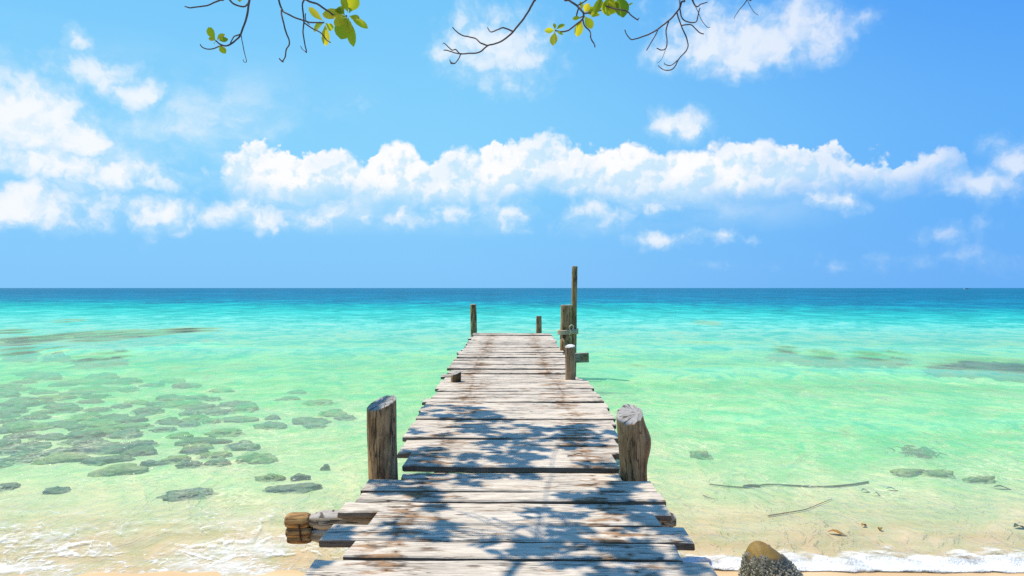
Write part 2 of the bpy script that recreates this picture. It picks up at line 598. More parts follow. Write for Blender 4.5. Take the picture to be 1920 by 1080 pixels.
# ------------------------------------------------------------------ water
m_water, nt = new_mat('sea_water')
nt.dims = '2D'
g = nt.new('ShaderNodeNewGeometry')
pos = g.outputs['Position']
dep = nt.new('ShaderNodeAttribute', attribute_name='depth').outputs['Fac']
foamz = nt.new('ShaderNodeAttribute', attribute_name='foam').outputs['Fac']
px, py, pz = nt.sep(pos)
dist = nt.m('MAXIMUM', py, 2.0)
# ripples: several sizes, crests mostly parallel to the beach; the larger ones carry further
wv = nt.v('MULTIPLY', pos, (1.35, 0.95, 1.0))
wv = nt.v('ADD', wv, nt.v('MULTIPLY', nt.v('SUBTRACT', nt.noise(pos, 0.45, 2, color=True), (0.5, 0.5, 0.5)), (1.3, 1.0, 0)))
rA = nt.noise(wv, 5.5, 3, 0.6, 0.6)
rB = nt.noise(wv, 1.7, 4, 0.6, 0.5)
rC = nt.noise(wv, 0.42, 5, 0.62, 0.3)
rD = nt.noise(wv, 0.085, 6, 0.65)
rE = nt.noise(wv, 0.012, 6, 0.65)


def cen(r):
    return nt.m('MULTIPLY', nt.m('SUBTRACT', r, 0.5), 3.2)


wA = nt.step(dist, 9, 22, 1.0, 0.0)
wB = nt.m('MULTIPLY', nt.step(dist, 5, 9, 0.55, 1.0), nt.step(dist, 25, 60, 1.0, 0.0))
wC = nt.m('MULTIPLY', nt.step(dist, 8, 22, 0.25, 1.0), nt.step(dist, 90, 220, 1.0, 0.0))
wD = nt.m('MULTIPLY', nt.step(dist, 20, 80, 0.1, 1.0), nt.step(dist, 400, 900, 1.0, 0.0))
wE = nt.step(dist, 80, 350, 0.0, 1.0)
h = nt.m('MULTIPLY', nt.m('MULTIPLY', rA, wA), 0.045)
for r_, w_, k_ in ((rB, wB, 0.11), (rC, wC, 0.40), (rD, wD, 1.6), (rE, wE, 6.0)):
    h = nt.m('ADD', h, nt.m('MULTIPLY', nt.m('MULTIPLY', r_, w_), k_))
nrm = nt.bump(h, 0.8, 1.0)
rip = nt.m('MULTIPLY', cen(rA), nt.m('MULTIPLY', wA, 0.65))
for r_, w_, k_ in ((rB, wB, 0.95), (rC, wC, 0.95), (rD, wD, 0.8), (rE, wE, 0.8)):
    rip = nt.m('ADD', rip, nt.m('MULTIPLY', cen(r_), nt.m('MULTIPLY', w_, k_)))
# caustic light net of the shallows, painted into the water's tint and scatter
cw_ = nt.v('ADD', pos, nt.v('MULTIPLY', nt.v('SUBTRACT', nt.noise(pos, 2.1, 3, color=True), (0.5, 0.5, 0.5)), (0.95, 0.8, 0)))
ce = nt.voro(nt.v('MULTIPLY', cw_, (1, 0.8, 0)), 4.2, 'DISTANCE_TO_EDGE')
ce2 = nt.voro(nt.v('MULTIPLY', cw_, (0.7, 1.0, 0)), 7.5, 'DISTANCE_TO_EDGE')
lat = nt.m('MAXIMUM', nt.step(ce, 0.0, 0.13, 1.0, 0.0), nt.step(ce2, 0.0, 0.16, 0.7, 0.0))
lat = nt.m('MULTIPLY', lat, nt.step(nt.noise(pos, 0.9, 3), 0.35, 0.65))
# optical depth with swell and the ripple and caustic patterns
var = nt.m('MULTIPLY', rip, nt.step(dist, 5, 25, 0.55, 0.45))
var = nt.m('SUBTRACT', var, nt.m('MULTIPLY', lat, nt.step(dist, 6, 24, 0.62, 0.0)))
opt = nt.m('MULTIPLY', dep, nt.m('MAXIMUM', nt.m('ADD', 1.0, var), 0.25))
opt = nt.m('MAXIMUM', opt, 0.0)


def beer(k):
    return nt.m('EXPONENT', nt.m('MULTIPLY', opt, -k))


tint = nt.new('ShaderNodeCombineColor')
nt.l.new(beer(1.15), tint.inputs[0])
nt.l.new(beer(0.07), tint.inputs[1])
nt.l.new(beer(0.50), tint.inputs[2])
tr = nt.new('ShaderNodeBsdfTransparent')
nt.l.new(nt.mix(1.0, tint.outputs[0], nt.mix(nt.step(rip, -0.8, 0.8, 0.0, 1.0), (1.0, 1.0, 1.0), (0.86, 0.96, 0.93)), 'MULTIPLY'), tr.inputs['Color'])  # ripple shading multiplied into the see-through tint
scat = nt.new('ShaderNodeBsdfDiffuse')
sc = nt.ramp(nt.m('DIVIDE', opt, 14.0), [(0.0, (0.74, 0.80, 0.48)), (0.035, (0.43, 0.80, 0.40)), (0.075, (0.27, 0.66, 0.45)), (0.11, (0.16, 0.60, 0.47)), (0.18, (0.030, 0.45, 0.385)),
                                          (0.30, (0.003, 0.32, 0.31)), (0.55, (0.001, 0.16, 0.26)), (1.0, (0.001, 0.115, 0.22))])
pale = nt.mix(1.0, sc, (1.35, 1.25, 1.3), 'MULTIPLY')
sc = nt.mix(nt.step(rip, -0.8, 0.8, 1.0, 0.0), nt.mix(1.0, sc, (0.66, 0.90, 0.84), 'MULTIPLY'), pale)  # wave highlights and darker troughs painted into the scatter colour
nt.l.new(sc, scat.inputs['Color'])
sfac = nt.m('SUBTRACT', 1.0, nt.m('EXPONENT', nt.m('MULTIPLY', opt, -0.95)))
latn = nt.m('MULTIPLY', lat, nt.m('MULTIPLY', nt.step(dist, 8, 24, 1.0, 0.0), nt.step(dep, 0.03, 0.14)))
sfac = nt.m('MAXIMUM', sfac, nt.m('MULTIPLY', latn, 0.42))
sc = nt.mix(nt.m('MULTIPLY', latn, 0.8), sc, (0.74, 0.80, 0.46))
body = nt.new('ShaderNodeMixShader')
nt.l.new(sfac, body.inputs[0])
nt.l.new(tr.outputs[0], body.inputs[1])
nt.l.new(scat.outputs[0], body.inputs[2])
fr = nt.new('ShaderNodeFresnel')
fr.inputs['IOR'].default_value = 1.33
nt.l.new(nrm, fr.inputs['Normal'])
gl = nt.new('ShaderNodeBsdfGlossy')
gl.inputs['Roughness'].default_value = 0.14
gl.inputs['Color'].default_value = (0.9, 0.95, 1, 1)
nt.l.new(nrm, gl.inputs['Normal'])
surf = nt.new('ShaderNodeMixShader')
nt.l.new(nt.m('MULTIPLY', fr.outputs[0], nt.step(dist, 10, 80, 0.42, 0.17)), surf.inputs[0])
nt.l.new(body.outputs[0], surf.inputs[1])
nt.l.new(gl.outputs[0], surf.inputs[2])
# lacy foam left by the last wave
fw = nt.v('ADD', pos, nt.v('MULTIPLY', nt.v('SUBTRACT', nt.noise(pos, 1.5, 3, 0.5, color=True), (0.5, 0.5, 0.5)), (0.9, 0.7, 0)))
fe = nt.voro(nt.v('MULTIPLY', fw, (0.8, 1.5, 0)), 2.6, 'DISTANCE_TO_EDGE')
fe2 = nt.voro(nt.v('MULTIPLY', fw, (0.9, 1.5, 0)), 6.5, 'DISTANCE_TO_EDGE')
fn = nt.noise(nt.v('MULTIPLY', pos, (0.8, 1.3, 1)), 1.7, 5, 0.6)
fn2 = nt.noise(pos, 16, 5, 0.7)
wid = nt.m('MULTIPLY', nt.m('MULTIPLY', foamz, 0.10), nt.step(fn, 0.34, 0.60))
wid = nt.m('MULTIPLY', wid, nt.step(fn2, 0.25, 0.6, 0.35, 1.2))
f1 = nt.m('SUBTRACT', wid, fe)
f2 = nt.m('SUBTRACT', nt.m('MULTIPLY', wid, 0.8), fe2)
fm = nt.m('MULTIPLY', nt.step(nt.m('MAXIMUM', f1, f2), -0.022, 0.05), nt.step(fn2, 0.30, 0.70, 0.18, 0.88))
solid = nt.step(nt.m('ADD', foamz, nt.m('MULTIPLY', nt.m('SUBTRACT', fn, 0.5), 1.2)), 0.98, 1.35)
film = nt.m('MULTIPLY', nt.step(nt.m('ADD', nt.m('MULTIPLY', fn, 0.6), nt.m('MULTIPLY', fn2, 0.4)), 0.42, 0.66), nt.m('MULTIPLY', nt.m('MINIMUM', foamz, 1.0), 0.55))
fm = nt.m('MAXIMUM', fm, film)
fm = nt.m('MAXIMUM', fm, solid)
fd = nt.new('ShaderNodeBsdfDiffuse')
fd.inputs['Color'].default_value = (0.80, 0.82, 0.82, 1)
nt.l.new(nt.bump(fn2, 0.5, 0.02), fd.inputs['Normal'])
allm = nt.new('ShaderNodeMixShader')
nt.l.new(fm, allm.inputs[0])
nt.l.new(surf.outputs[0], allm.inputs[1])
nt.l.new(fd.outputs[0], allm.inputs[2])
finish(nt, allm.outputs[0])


def swell(x, y):
    """low swells rolling in; the nearest stands right of the pier"""
    yc = 14.6 + 0.05 * x + 0.5 * math.sin(x * 0.35)
    a = 0.07 * math.exp(-((y - yc) / 0.9) ** 2) * sstep(x, 0.2, 3.5) * (1 - 0.5 * sstep(x, 7, 13))
    yc2 = 9.4 + 0.10 * (x - 3) + 0.25 * math.sin(x * 0.8)
    a += 0.035 * math.exp(-((y - yc2) / 0.6) ** 2) * sstep(x, 1.0, 3.5)
    yc3 = 21 + 0.4 * math.sin(x * 0.3)
    a += 0.06 * math.exp(-((y - yc3) / 1.2) ** 2)
    return a


def water_z(x, y):
    w = swell(x, y)
    k = sstep(y, 4.8, 7.5) * (1 - sstep(y, 40, 80))
    return w + k * (0.020 * fbm(x * 0.8, y * 1.5, 7.0, 3)) + 0.004 * fbm(x * 3, y * 4, 2.0, 2) * (1 - sstep(y, 8, 16))


def depth_attr(x, y):
    d = water_depth(x, y)
    d += swell(x, y) * 5.0
    d += 0.22 * sstep(y, 6.0, 8.5) * (1 - sstep(y, 9.5, 13)) * sstep(x, 1.2, 3.2)   # green hollow right of the pier
    return max(d, 0.0) * (1 - min(0.95, max(0, shoal(x, y), shoal(x * 1.06, y * 1.06) if y > 12 else 0)))


def foam_attr(x, y):
    s = y - shore_shift(x)
    a = 1.0 - sstep(s, 4.9, 6.1)
    left = sstep(-x, 0.2, 1.0)
    a *= 0.25 + 0.75 * left
    edge = math.exp(-((s - 4.75) / 0.16) ** 2) * sstep(-x, 2.2, 3.2) * 1.3
    far = 0.42 * left * (1 - sstep(s, 5.3, 6.4))
    return max(a, edge, far) * (1 - sstep(x, 0.7, 1.3))


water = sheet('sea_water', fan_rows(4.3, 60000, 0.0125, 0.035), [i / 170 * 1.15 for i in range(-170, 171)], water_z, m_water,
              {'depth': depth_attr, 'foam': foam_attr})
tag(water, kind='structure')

# ------------------------------------------------------------------ breaking foam on the right-hand beach
m_foam, nt = new_mat('sea_foam')
g = nt.new('ShaderNodeNewGeometry')
pos = g.outputs['Position']
fa = nt.new('ShaderNodeAttribute', attribute_name='edge').outputs['Fac']
n1 = nt.noise(nt.v('MULTIPLY', pos, (0.7, 1.0, 1)), 6, 7, 0.7)
n2 = nt.noise(pos, 60, 4, 0.7)
bub = nt.voro(pos, 70, 'F1')
d = nt.new('ShaderNodeBsdfDiffuse')
nt.l.new(nt.mix(nt.step(n1, 0.35, 0.62), (0.58, 0.62, 0.64), (0.82, 0.83, 0.83)), d.inputs['Color'])
nt.l.new(nt.bump(nt.m('ADD', n2, bub), 0.6, 0.012), d.inputs['Normal'])
t_ = nt.new('ShaderNodeBsdfTransparent')
mx = nt.new('ShaderNodeMixShader')
al = nt.step(nt.m('ADD', fa, nt.m('MULTIPLY', nt.m('SUBTRACT', n1, 0.5), 2.2)), 0.12, 0.85)
nt.l.new(al, mx.inputs[0])
nt.l.new(t_.outputs[0], mx.inputs[1])
nt.l.new(d.outputs[0], mx.inputs[2])
finish(nt, mx.outputs[0])


def foam_strip(x0, x1, y_front, y_back, seed, height):
    bm = bmesh.new()
    lay = bm.verts.layers.float.new('edge')
    nx, ny = int((x1 - x0) / 0.02), 34
    grid = []
    for j in range(ny + 1):
        row = []
        for i in range(nx + 1):
            x = x0 + (x1 - x0) * i / nx
            f = j / ny
            yf = y_front(x) + 0.07 * fbm(x * 3, 0, seed, 4)
            yb = y_back(x) + 0.16 * fbm(x * 2.6, 5, seed, 4)
            y = yf + (yb - yf) * f
            e = min(1.0, min(f / 0.08, (1 - f) / 0.95)) * sstep(i / nx, 0.0, 0.05)
            z = max(seabed_z(x, y), 0.0) + 0.006 + height * max(0, math.sin(math.pi * min(1, f * 1.1))) * (0.7 + 0.6 * fbm(x * 6, y * 9, seed, 4)) * e
            v = bm.verts.new((x, y, z))
            v[lay] = e
            row.append(v)
        grid.append(row)
    for j in range(ny):
        for i in range(nx):
            bm.faces.new((grid[j][i], grid[j][i + 1], grid[j + 1][i + 1], grid[j + 1][i]))
    o = mesh_obj('foam', bm, m_foam)
    tag(o, kind='stuff')
    return o


foam_strip(0.55, 4.4, lambda x: 4.56 + 0.05 * math.sin(x * 2.0), lambda x: 5.08 + 0.09 * math.sin(x * 1.6 + 2) - 0.06 * sstep(x, 2.2, 3.2), 3.3, 0.075)

# ------------------------------------------------------------------ wood
DECK = 0.55


def wood_mat(name, dark, lite, stain, stain_amt, axis, endgrain=None, cap=None):
    m, nt = new_mat(name)
    tc = nt.new('ShaderNodeTexCoord')
    oi = nt.new('ShaderNodeObjectInfo')
    rnd = oi.outputs['Random']
    p = nt.v('ADD', tc.outputs['Object'], nt.xyz(nt.m('MULTIPLY', rnd, 37.0), nt.m('MULTIPLY', rnd, 91.0), nt.m('MULTIPLY', rnd, 53.0)))
    st = (1.0, 14.0, 14.0) if axis == 'X' else (9.0, 9.0, 0.9)
    pg = nt.v('MULTIPLY', p, st)
    pw = nt.v('ADD', pg, nt.v('MULTIPLY', nt.v('SUBTRACT', nt.noise(p, 3.0, 3, color=True), (0.5, 0.5, 0.5)), (0.6, 1.6, 1.6) if axis == 'X' else (1.4, 1.4, 0.4)))
    grain = nt.noise(pw, 3.0, 6, 0.65)
    fine = nt.noise(nt.v('MULTIPLY', p, (6, 110, 110) if axis == 'X' else (70, 70, 5)), 1.0, 5, 0.7)
    blot = nt.noise(p, 2.2, 4, 0.6)
    c = nt.mix(nt.step(grain, 0.30, 0.68), dark, lite)
    c = nt.mix(nt.step(fine, 0.42, 0.70, 0.0, 0.50), c, tuple(v * 0.5 for v in dark))
    c = nt.mix(nt.step(blot, 0.40, 0.75, 0.0, 0.45), c, tuple(v * k for v, k in zip(lite, (0.80, 0.76, 0.70))))
    # per board tone
    c = nt.mix(nt.m('MULTIPLY', nt.m('FRACT', nt.m('MULTIPLY', rnd, 7.31)), 0.35), c, tuple(v * 0.72 for v in lite))
    # rust and tannin stains
    if axis == 'X':
        ox = nt.sep(tc.outputs['Object'])[0]
        near_nail = nt.m('ABSOLUTE', nt.m('SUBTRACT', nt.m('ABSOLUTE', ox), 0.53))
        nn = nt.step(near_nail, 0.0, 0.34, 0.10, -0.03)
        sn = nt.m('ADD', nt.noise(nt.v('MULTIPLY', p, (3.2, 10, 8)), 1.3, 5, 0.6), nn)
        stn = nt.step(sn, 0.555, 0.68, 0.0, stain_amt)
    else:
        sn = nt.noise(nt.v('MULTIPLY', p, (3.0, 3.0, 0.9)), 2.0, 5, 0.65)
        stn = nt.step(sn, 0.50, 0.68, 0.0, stain_amt)
    c = nt.mix(stn, c, nt.mix(nt.step(nt.noise(p, 9.0, 3), 0.42, 0.6), stain, tuple(v * 0.28 for v in stain)))
    # cracks
    ck = nt.noise(nt.v('MULTIPLY', p, (1.6, 26, 26) if axis == 'X' else (16, 16, 1.2)), 1.4, 3, 0.5)
    crack = nt.m('MULTIPLY', nt.step(nt.m('ABSOLUTE', nt.m('SUBTRACT', ck, 0.5)), 0.006, 0.022, 1.0, 0.0),
                 nt.step(nt.noise(p, 1.7, 3), 0.45, 0.55))
    c = nt.mix(nt.m('MULTIPLY', crack, 0.85), c, (0.035, 0.026, 0.02))
    kn = nt.voro(nt.v('MULTIPLY', p, (2.2, 7, 7) if axis == 'X' else (5, 5, 1.8)), 1.0, 'F1')
    knot = nt.step(kn, 0.04, 0.10, 0.8, 0.0)
    c = nt.mix(knot, c, (0.06, 0.035, 0.022))
    g = nt.new('ShaderNodeNewGeometry')
    up_ = nt.sep(g.outputs['True Normal'])[2]
    if axis == 'X' and not endgrain:
        # nail heads, two at each stringer
        oxx, oyy, _oz = nt.sep(tc.outputs['Object'])
        nd = nt.v('LENGTH', nt.xyz(near_nail, nt.m('SUBTRACT', nt.m('ABSOLUTE', oyy), 0.048), 0.0))
        c = nt.mix(nt.step(nd, 0.006, 0.010, 0.95, 0.0), c, (0.03, 0.018, 0.012))
        c = nt.mix(nt.step(nd, 0.010, 0.035, 0.55, 0.0), c, (0.16, 0.075, 0.03))
    if endgrain:
        qx, qy, _q = nt.sep(tc.outputs['Object'])
        rad = nt.v('LENGTH', nt.xyz(qx, qy, 0.0))
        ang = nt.m('ARCTAN2', qy, qx)
        ring = nt.noise(nt.xyz(nt.m('MULTIPLY', rad, 90.0), nt.m('MULTIPLY', rnd, 30.0), nt.m('MULTIPLY', ang, 0.3)), 1.0, 4, 0.7)
        spl = nt.noise(nt.xyz(nt.m('MULTIPLY', ang, 3.2), nt.m('MULTIPLY', rnd, 80.0), nt.m('MULTIPLY', rad, 5.0)), 1.0, 2, 0.5)
        eg = nt.mix(ring, tuple(v * 0.5 for v in endgrain), endgrain)
        eg = nt.mix(nt.step(nt.m('ABSOLUTE', nt.m('SUBTRACT', spl, 0.5)), 0.008, 0.03, 0.85, 0.0), eg, (0.06, 0.045, 0.035))
        c = nt.mix(nt.step(up_, 0.5, 0.75), c, eg)
    else:
        # shade painted in brown on the side faces; the walked tops stay bleached
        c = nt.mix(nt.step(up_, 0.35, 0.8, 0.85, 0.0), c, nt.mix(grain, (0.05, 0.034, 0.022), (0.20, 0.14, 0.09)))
    if cap:
        oz = nt.sep(g.outputs['Position'])[2]
        c = nt.mix(nt.step(nt.m('ADD', oz, nt.m('MULTIPLY', nt.m('SUBTRACT', nt.noise(p, 25, 3), 0.5), 0.10)), cap - 0.02, cap + 0.015), c, (0.74, 0.73, 0.70))
    hgt = nt.m('SUBTRACT', nt.m('ADD', nt.m('MULTIPLY', grain, 0.5), nt.m('MULTIPLY', fine, 0.6)), nt.m('MULTIPLY', crack, 1.2))
    finish(nt, principled(nt, c, 0.85, nt.bump(hgt, 0.7, 0.006), 0.2))
    return m


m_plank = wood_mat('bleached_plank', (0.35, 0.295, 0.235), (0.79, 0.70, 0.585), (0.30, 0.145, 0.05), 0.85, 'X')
m_post = wood_mat('weathered_log', (0.165, 0.090, 0.040), (0.50, 0.32, 0.155), (0.05, 0.027, 0.013), 0.92, 'Z', (0.50, 0.47, 0.44))
m_cap = wood_mat('weathered_log_white_top', (0.165, 0.10, 0.05), (0.47, 0.33, 0.185), (0.06, 0.035, 0.018), 0.9, 'Z', (0.6, 0.58, 0.55), 0.985)
m_beam = wood_mat('beam_wood', (0.20, 0.155, 0.10), (0.50, 0.42, 0.30), (0.30, 0.14, 0.04), 0.6, 'X', (0.55, 0.5, 0.45))
m_raw, nt = new_mat('raw_beam_end')
tc = nt.new('ShaderNodeTexCoord')
gn = nt.noise(nt.v('MULTIPLY', tc.outputs['Object'], (3, 30, 30)), 2.0, 5, 0.6)
cc = nt.mix(nt.step(gn, 0.35, 0.65), (0.09, 0.04, 0.015), (0.48, 0.28, 0.10))
finish(nt, principled(nt, cc, 0.8, nt.bump(gn, 0.6, 0.008)))
m_iron, nt = new_mat('rusty_iron')
nn_ = nt.noise(nt.new('ShaderNodeTexCoord').outputs['Object'], 40, 4)
finish(nt, principled(nt, nt.mix(nn_, (0.03, 0.018, 0.012), (0.14, 0.06, 0.03)), 0.85))

pier = empty('pier', (0, 3.3, 0))
tag(pier, 'long weathered grey plank pier running straight out from the beach over the sea', 'pier')
POFF = Vector((0, -3.3, 0))


def to_pier(o):
    o.parent = pier
    o.location = Vector(o.location) + POFF
    return o


def plank(x0, x1, y0, y1, ztop, th, seed, rz=0.0, chamfer=None, label=None):
    rng = random.Random(seed)
    cx, cy = (x0 + x1) / 2, (y0 + y1) / 2
    L, W = x1 - x0, y1 - y0
    n = 34
    y0 += 0.006
    cy, W = (y0 + y1) / 2, y1 - y0
    b = min(0.006 + rng.random() * 0.004, W * 0.2)
    bm = bmesh.new()
    rings = []
    for i in range(n + 1):
        f = i / n
        x = -L / 2 + L * f
        ejf = 0.010 * fbm(x * 2.5, seed, 0.0, 4)
        ejb = 0.010 * fbm(x * 2.5, seed + 40, 0.0, 4)
        warp = 0.006 * fbm(x * 0.8, seed + 9, 1.0, 2)
        h0, h1 = -W / 2 + ejf, W / 2 + ejb
        if chamfer:
            side, amt, length = chamfer
            q = (x + L / 2) if side < 0 else (L / 2 - x)
            if q < length:
                h0 += amt * (1 - (q / length)) ** 1.3
        pts = [(h0 + b, 0), (h1 - b, 0), (h1, -b), (h1, -th + b), (h1 - b, -th), (h0 + b, -th), (h0, -th + b), (h0, -b)]
        end = 1 if i in (0, n) else 0
        ring = []
        for k, (yy, z) in enumerate(pts):
            xx = x
            if end:
                xx += (0.012 * fbm(yy * 14, seed, z * 20 + i, 3)) + (0.006 if i == 0 else -0.006) * (k in (0, 1, 4, 5))
            zz = z + warp + (0.003 * fbm(x * 6, yy * 25, seed, 3) if k in (0, 1, 2, 7) else 0)
            ring.append(bm.verts.new((xx, yy, zz)))
        rings.append(ring)
    for r0, r1 in zip(rings, rings[1:]):
        for k in range(8):
            bm.faces.new((r0[k], r0[(k + 1) % 8], r1[(k + 1) % 8], r1[k]))
    bm.faces.new(rings[0])
    bm.faces.new(list(reversed(rings[-1])))
    bmesh.ops.recalc_face_normals(bm, faces=bm.faces)
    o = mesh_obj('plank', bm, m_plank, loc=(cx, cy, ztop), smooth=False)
    o.rotation_euler = (R(rng.uniform(-0.7, 0.7)), R(rng.uniform(-0.25, 0.25)), rz)
    if label:
        o['label'] = label
    return to_pier(o)


def yd(py, h=CAMZ - DECK):
    return F * h / (py - 540)


# the nearest boards, measured one by one: back y, front y (photo px, at the middle), x ends in metres
NEAR = [
    (1052, 1112, -0.872, 0.865, 0.002, 0.052, 0.012, None),
    (1017, 1046, -0.752, 0.760, 0.000, 0.045, 0.018, None),
    (987, 1015, -0.918, 0.862, 0.006, 0.045, 0.020, None),
    (960, 984, -0.727, 0.755, 0.004, 0.040, 0.014, None),
    (942, 959.5, -0.937, 0.856, -0.006, 0.042, 0.010, None),
    (922.5, 938.5, -0.888, 0.872, 0.000, 0.042, 0.010, None),
    (900.5, 921, -0.896, 0.864, 0.005, 0.042, 0.012, None),
    (881, 898, -0.722, 0.705, -0.020, 0.045, 0.004, (-1, 0.13, 0.16)),
    (851, 876, -0.730, 0.720, 0.006, 0.046, 0.012, None),
    (836, 849.5, -0.835, 0.812, 0.000, 0.045, 0.006, None),
    (822.5, 834.5, -0.84, 0.815, -0.004, 0.045, 0.004, None),
    (805, 821.5, -0.872, 0.862, 0.006, 0.045, 0.006, None),
    (794.5, 804, -0.885, 0.88, 0.000, 0.045, 0.004, None),
    (785, 793, -0.88, 0.93, -0.012, 0.04, 0.0, None),
    (771.5, 784.5, -0.885, 0.95, 0.004, 0.045, 0.0, None)]
for i, (yb, yf, xa, xb, dz, th, rz, ch) in enumerate(NEAR):
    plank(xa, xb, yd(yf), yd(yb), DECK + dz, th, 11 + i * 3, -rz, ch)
rng = random.Random(5)
y = yd(771.5) + 0.012
k = 0
while y < 19.9:
    w = rng.choice((0.15, 0.18, 0.2, 0.22, 0.24, 0.26, 0.29))
    le = lerp_table(y, [(7, -0.89), (10, -0.91), (12.5, -0.98), (16, -0.98), (20, -0.99)]) + rng.uniform(-0.035, 0.035)
    ri = lerp_table(y, [(7, 0.955), (9.6, 0.965), (9.75, 0.92), (10.4, 0.86), (12.5, 0.93), (14, 0.97), (15, 0.95), (17, 1.0), (20, 1.03)]) + rng.uniform(-0.03, 0.03)
    if rng.random() < 0.13:
        le -= rng.uniform(0.04, 0.09)
    if rng.random() < 0.10:
        le += rng.uniform(0.05, 0.12)
    tilt = -0.006 + rng.uniform(-0.012, 0.012) - 0.05 * sstep(y, 16.5, 19.9)
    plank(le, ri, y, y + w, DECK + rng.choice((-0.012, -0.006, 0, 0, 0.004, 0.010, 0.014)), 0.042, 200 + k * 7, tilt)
    y += w + rng.choice((0.006, 0.010, 0.014, 0.03)) + 0.006
    k += 1
END_Y = y


def log(name, x, y, z0, z1, r, seed, mat, lean=(0, 0), cut=(0, 0), bulge=None, taper=0.06, point=0.0, sides=40, label=None):
    """upright log: noisy rings, sawn or pointed top"""
    bm = bmesh.new()
    n = 26
    rings = []
    h = z1 - z0
    for i in range(n + 1):
        f = i / n
        ring = []
        for s in range(sides):
            a = 2 * math.pi * s / sides
            rr = r * (1 + taper * (0.5 - f) * 1.0) * (1 + 0.10 * fbm(math.cos(a) * 1.2, math.sin(a) * 1.2, f * h * 1.4 + seed, 3)
                                               + 0.05 * fbm(math.cos(a) * 5, math.sin(a) * 5, f * h * 1.1 + seed, 3))
            dx = dy = 0.0
            if bulge:
                ba, bf, bw, bamt = bulge
                dd = ((f - bf) * h / bw) ** 2 + ((math.atan2(math.sin(a - ba), math.cos(a - ba))) / 0.75) ** 2
                rr += bamt * math.exp(-dd)
            px_, py_ = rr * math.cos(a), rr * math.sin(a)
            zz = f * h
            if f > 0.6:
                zz += (f - 0.6) / 0.4 * (cut[0] * px_ + cut[1] * py_)
            ring.append(bm.verts.new((px_ + lean[0] * f * h, py_ + lean[1] * f * h, zz)))
        rings.append(ring)
    for r0, r1 in zip(rings, rings[1:]):
        for s in range(sides):
            bm.faces.new((r0[s], r0[(s + 1) % sides], r1[(s + 1) % sides], r1[s]))
    bm.faces.new(list(reversed(rings[0])))
    # worn rim and top
    last = rings[-1]
    cx = sum(v.co.x for v in last) / sides
    cy = sum(v.co.y for v in last) / sides
    prev = last
    for q, (sc_, dz) in enumerate(((0.965, 0.004 + point * 0.25), (0.5, 0.005 + point * 0.7))):
        ring = []
        for v in last:
            ring.append(bm.verts.new((cx + (v.co.x - cx) * sc_, cy + (v.co.y - cy) * sc_, v.co.z + dz * (1 if q == 0 else 1)
                                      + 0.006 * fbm(v.co.x * 30, v.co.y * 30, seed + q, 2) - (cut[0] * (v.co.x - cx) + cut[1] * (v.co.y - cy)) * (1 - sc_))))
        for s in range(sides):
            bm.faces.new((prev[s], prev[(s + 1) % sides], ring[(s + 1) % sides], ring[s]))
        prev = ring
    top = bm.verts.new((cx, cy, sum(v.co.z for v in prev) / sides + point * 0.3))
    for s in range(sides):
        bm.faces.new((prev[s], prev[(s + 1) % sides], top))
    o = mesh_obj(name, bm, mat, loc=(x, y, z0))
    md = o.modifiers.new('edge', 'EDGE_SPLIT')
    md.split_angle = R(32)
    if label:
        o['label'] = label
    return o


to_pier(log('post', -0.832, 4.86, -0.15, 1.0, 0.094, 1.0, m_post, lean=(-0.012, 0.0), cut=(0.30, 0.32), label='stout brown post with slanting cut top on the near left'))
to_pier(log('post', 0.822, 4.86, -0.15, 0.925, 0.087, 4.0, m_post, lean=(-0.052, 0.0), cut=(0.16, 0.58), bulge=(0.0, 0.83, 0.105, 0.048),
            label='stout leaning post with a knot on its right side'))
to_pier(log('post', -0.716, 9.55, -0.5, 0.665, 0.068, 8.0, m_post, cut=(0.35, 0.25), label='short stump poking through the boards'))
to_pier(log('post', 0.79, 9.80, -0.5, 0.975, 0.068, 12.0, m_cap, lean=(-0.02, 0), cut=(0.15, 0.2), point=0.03, label='post with a whitened pointed top'))
to_pier(log('post', 1.005, 14.35, -0.9, 1.42, 0.115, 15.0, m_post, lean=(0.02, 0), label='thick tall post with rope round it'))
to_pier(log('post', -1.005, 20.3, -1.2, 1.29, 0.085, 21.0, m_post, lean=(-0.02, 0), point=0.03, label='far left corner post'))
to_pier(log('post', 0.725, 20.15, -1.2, 0.99, 0.075, 27.0, m_post, label='short far post behind the end board'))

# round cross beam whose notched left end sticks out
def beam_x(name, x0, x1, y, z, ry, rz_, mat, seed, parent=None, n=30, flat=0.0):
    bm = bmesh.new()
    rings = []
    L = x1 - x0
    for i in range(n + 1):
        f = i / n
        x = -L / 2 + L * f
        q = min(1.0, min(f, 1 - f) * L / 0.04)
        e = 0.62 + 0.38 * math.sqrt(1 - (1 - q) ** 2)
        ring = []
        for s in range(20):
            a = 2 * math.pi * s / 20
            k = (1 + 0.06 * fbm(math.cos(a), math.sin(a), x * 1.4 + seed, 3)) * e
            cyy, szz = math.cos(a), math.sin(a)
            m_ = max(abs(cyy), abs(szz))
            k *= 1 + flat * (1 / m_ - 1) * -0.0 + flat * 0.25 * (abs(math.sin(2 * a)) ** 2)
            ring.append(bm.verts.new((x, ry * k * cyy, rz_ * k * szz)))
        rings.append(ring)
    for r0, r1 in zip(rings, rings[1:]):
        for s in range(20):
            bm.faces.new((r0[s], r0[(s + 1) % 20], r1[(s + 1) % 20], r1[s]))
    bm.faces.new(rings[0])
    bm.faces.new(list(reversed(rings[-1])))
    bmesh.ops.recalc_face_normals(bm, faces=bm.faces)
    o = mesh_obj(name, bm, mat, loc=((x0 + x1) / 2, y, z))
    md = o.modifiers.new('edge', 'EDGE_SPLIT')
    md.split_angle = R(50)
    return o


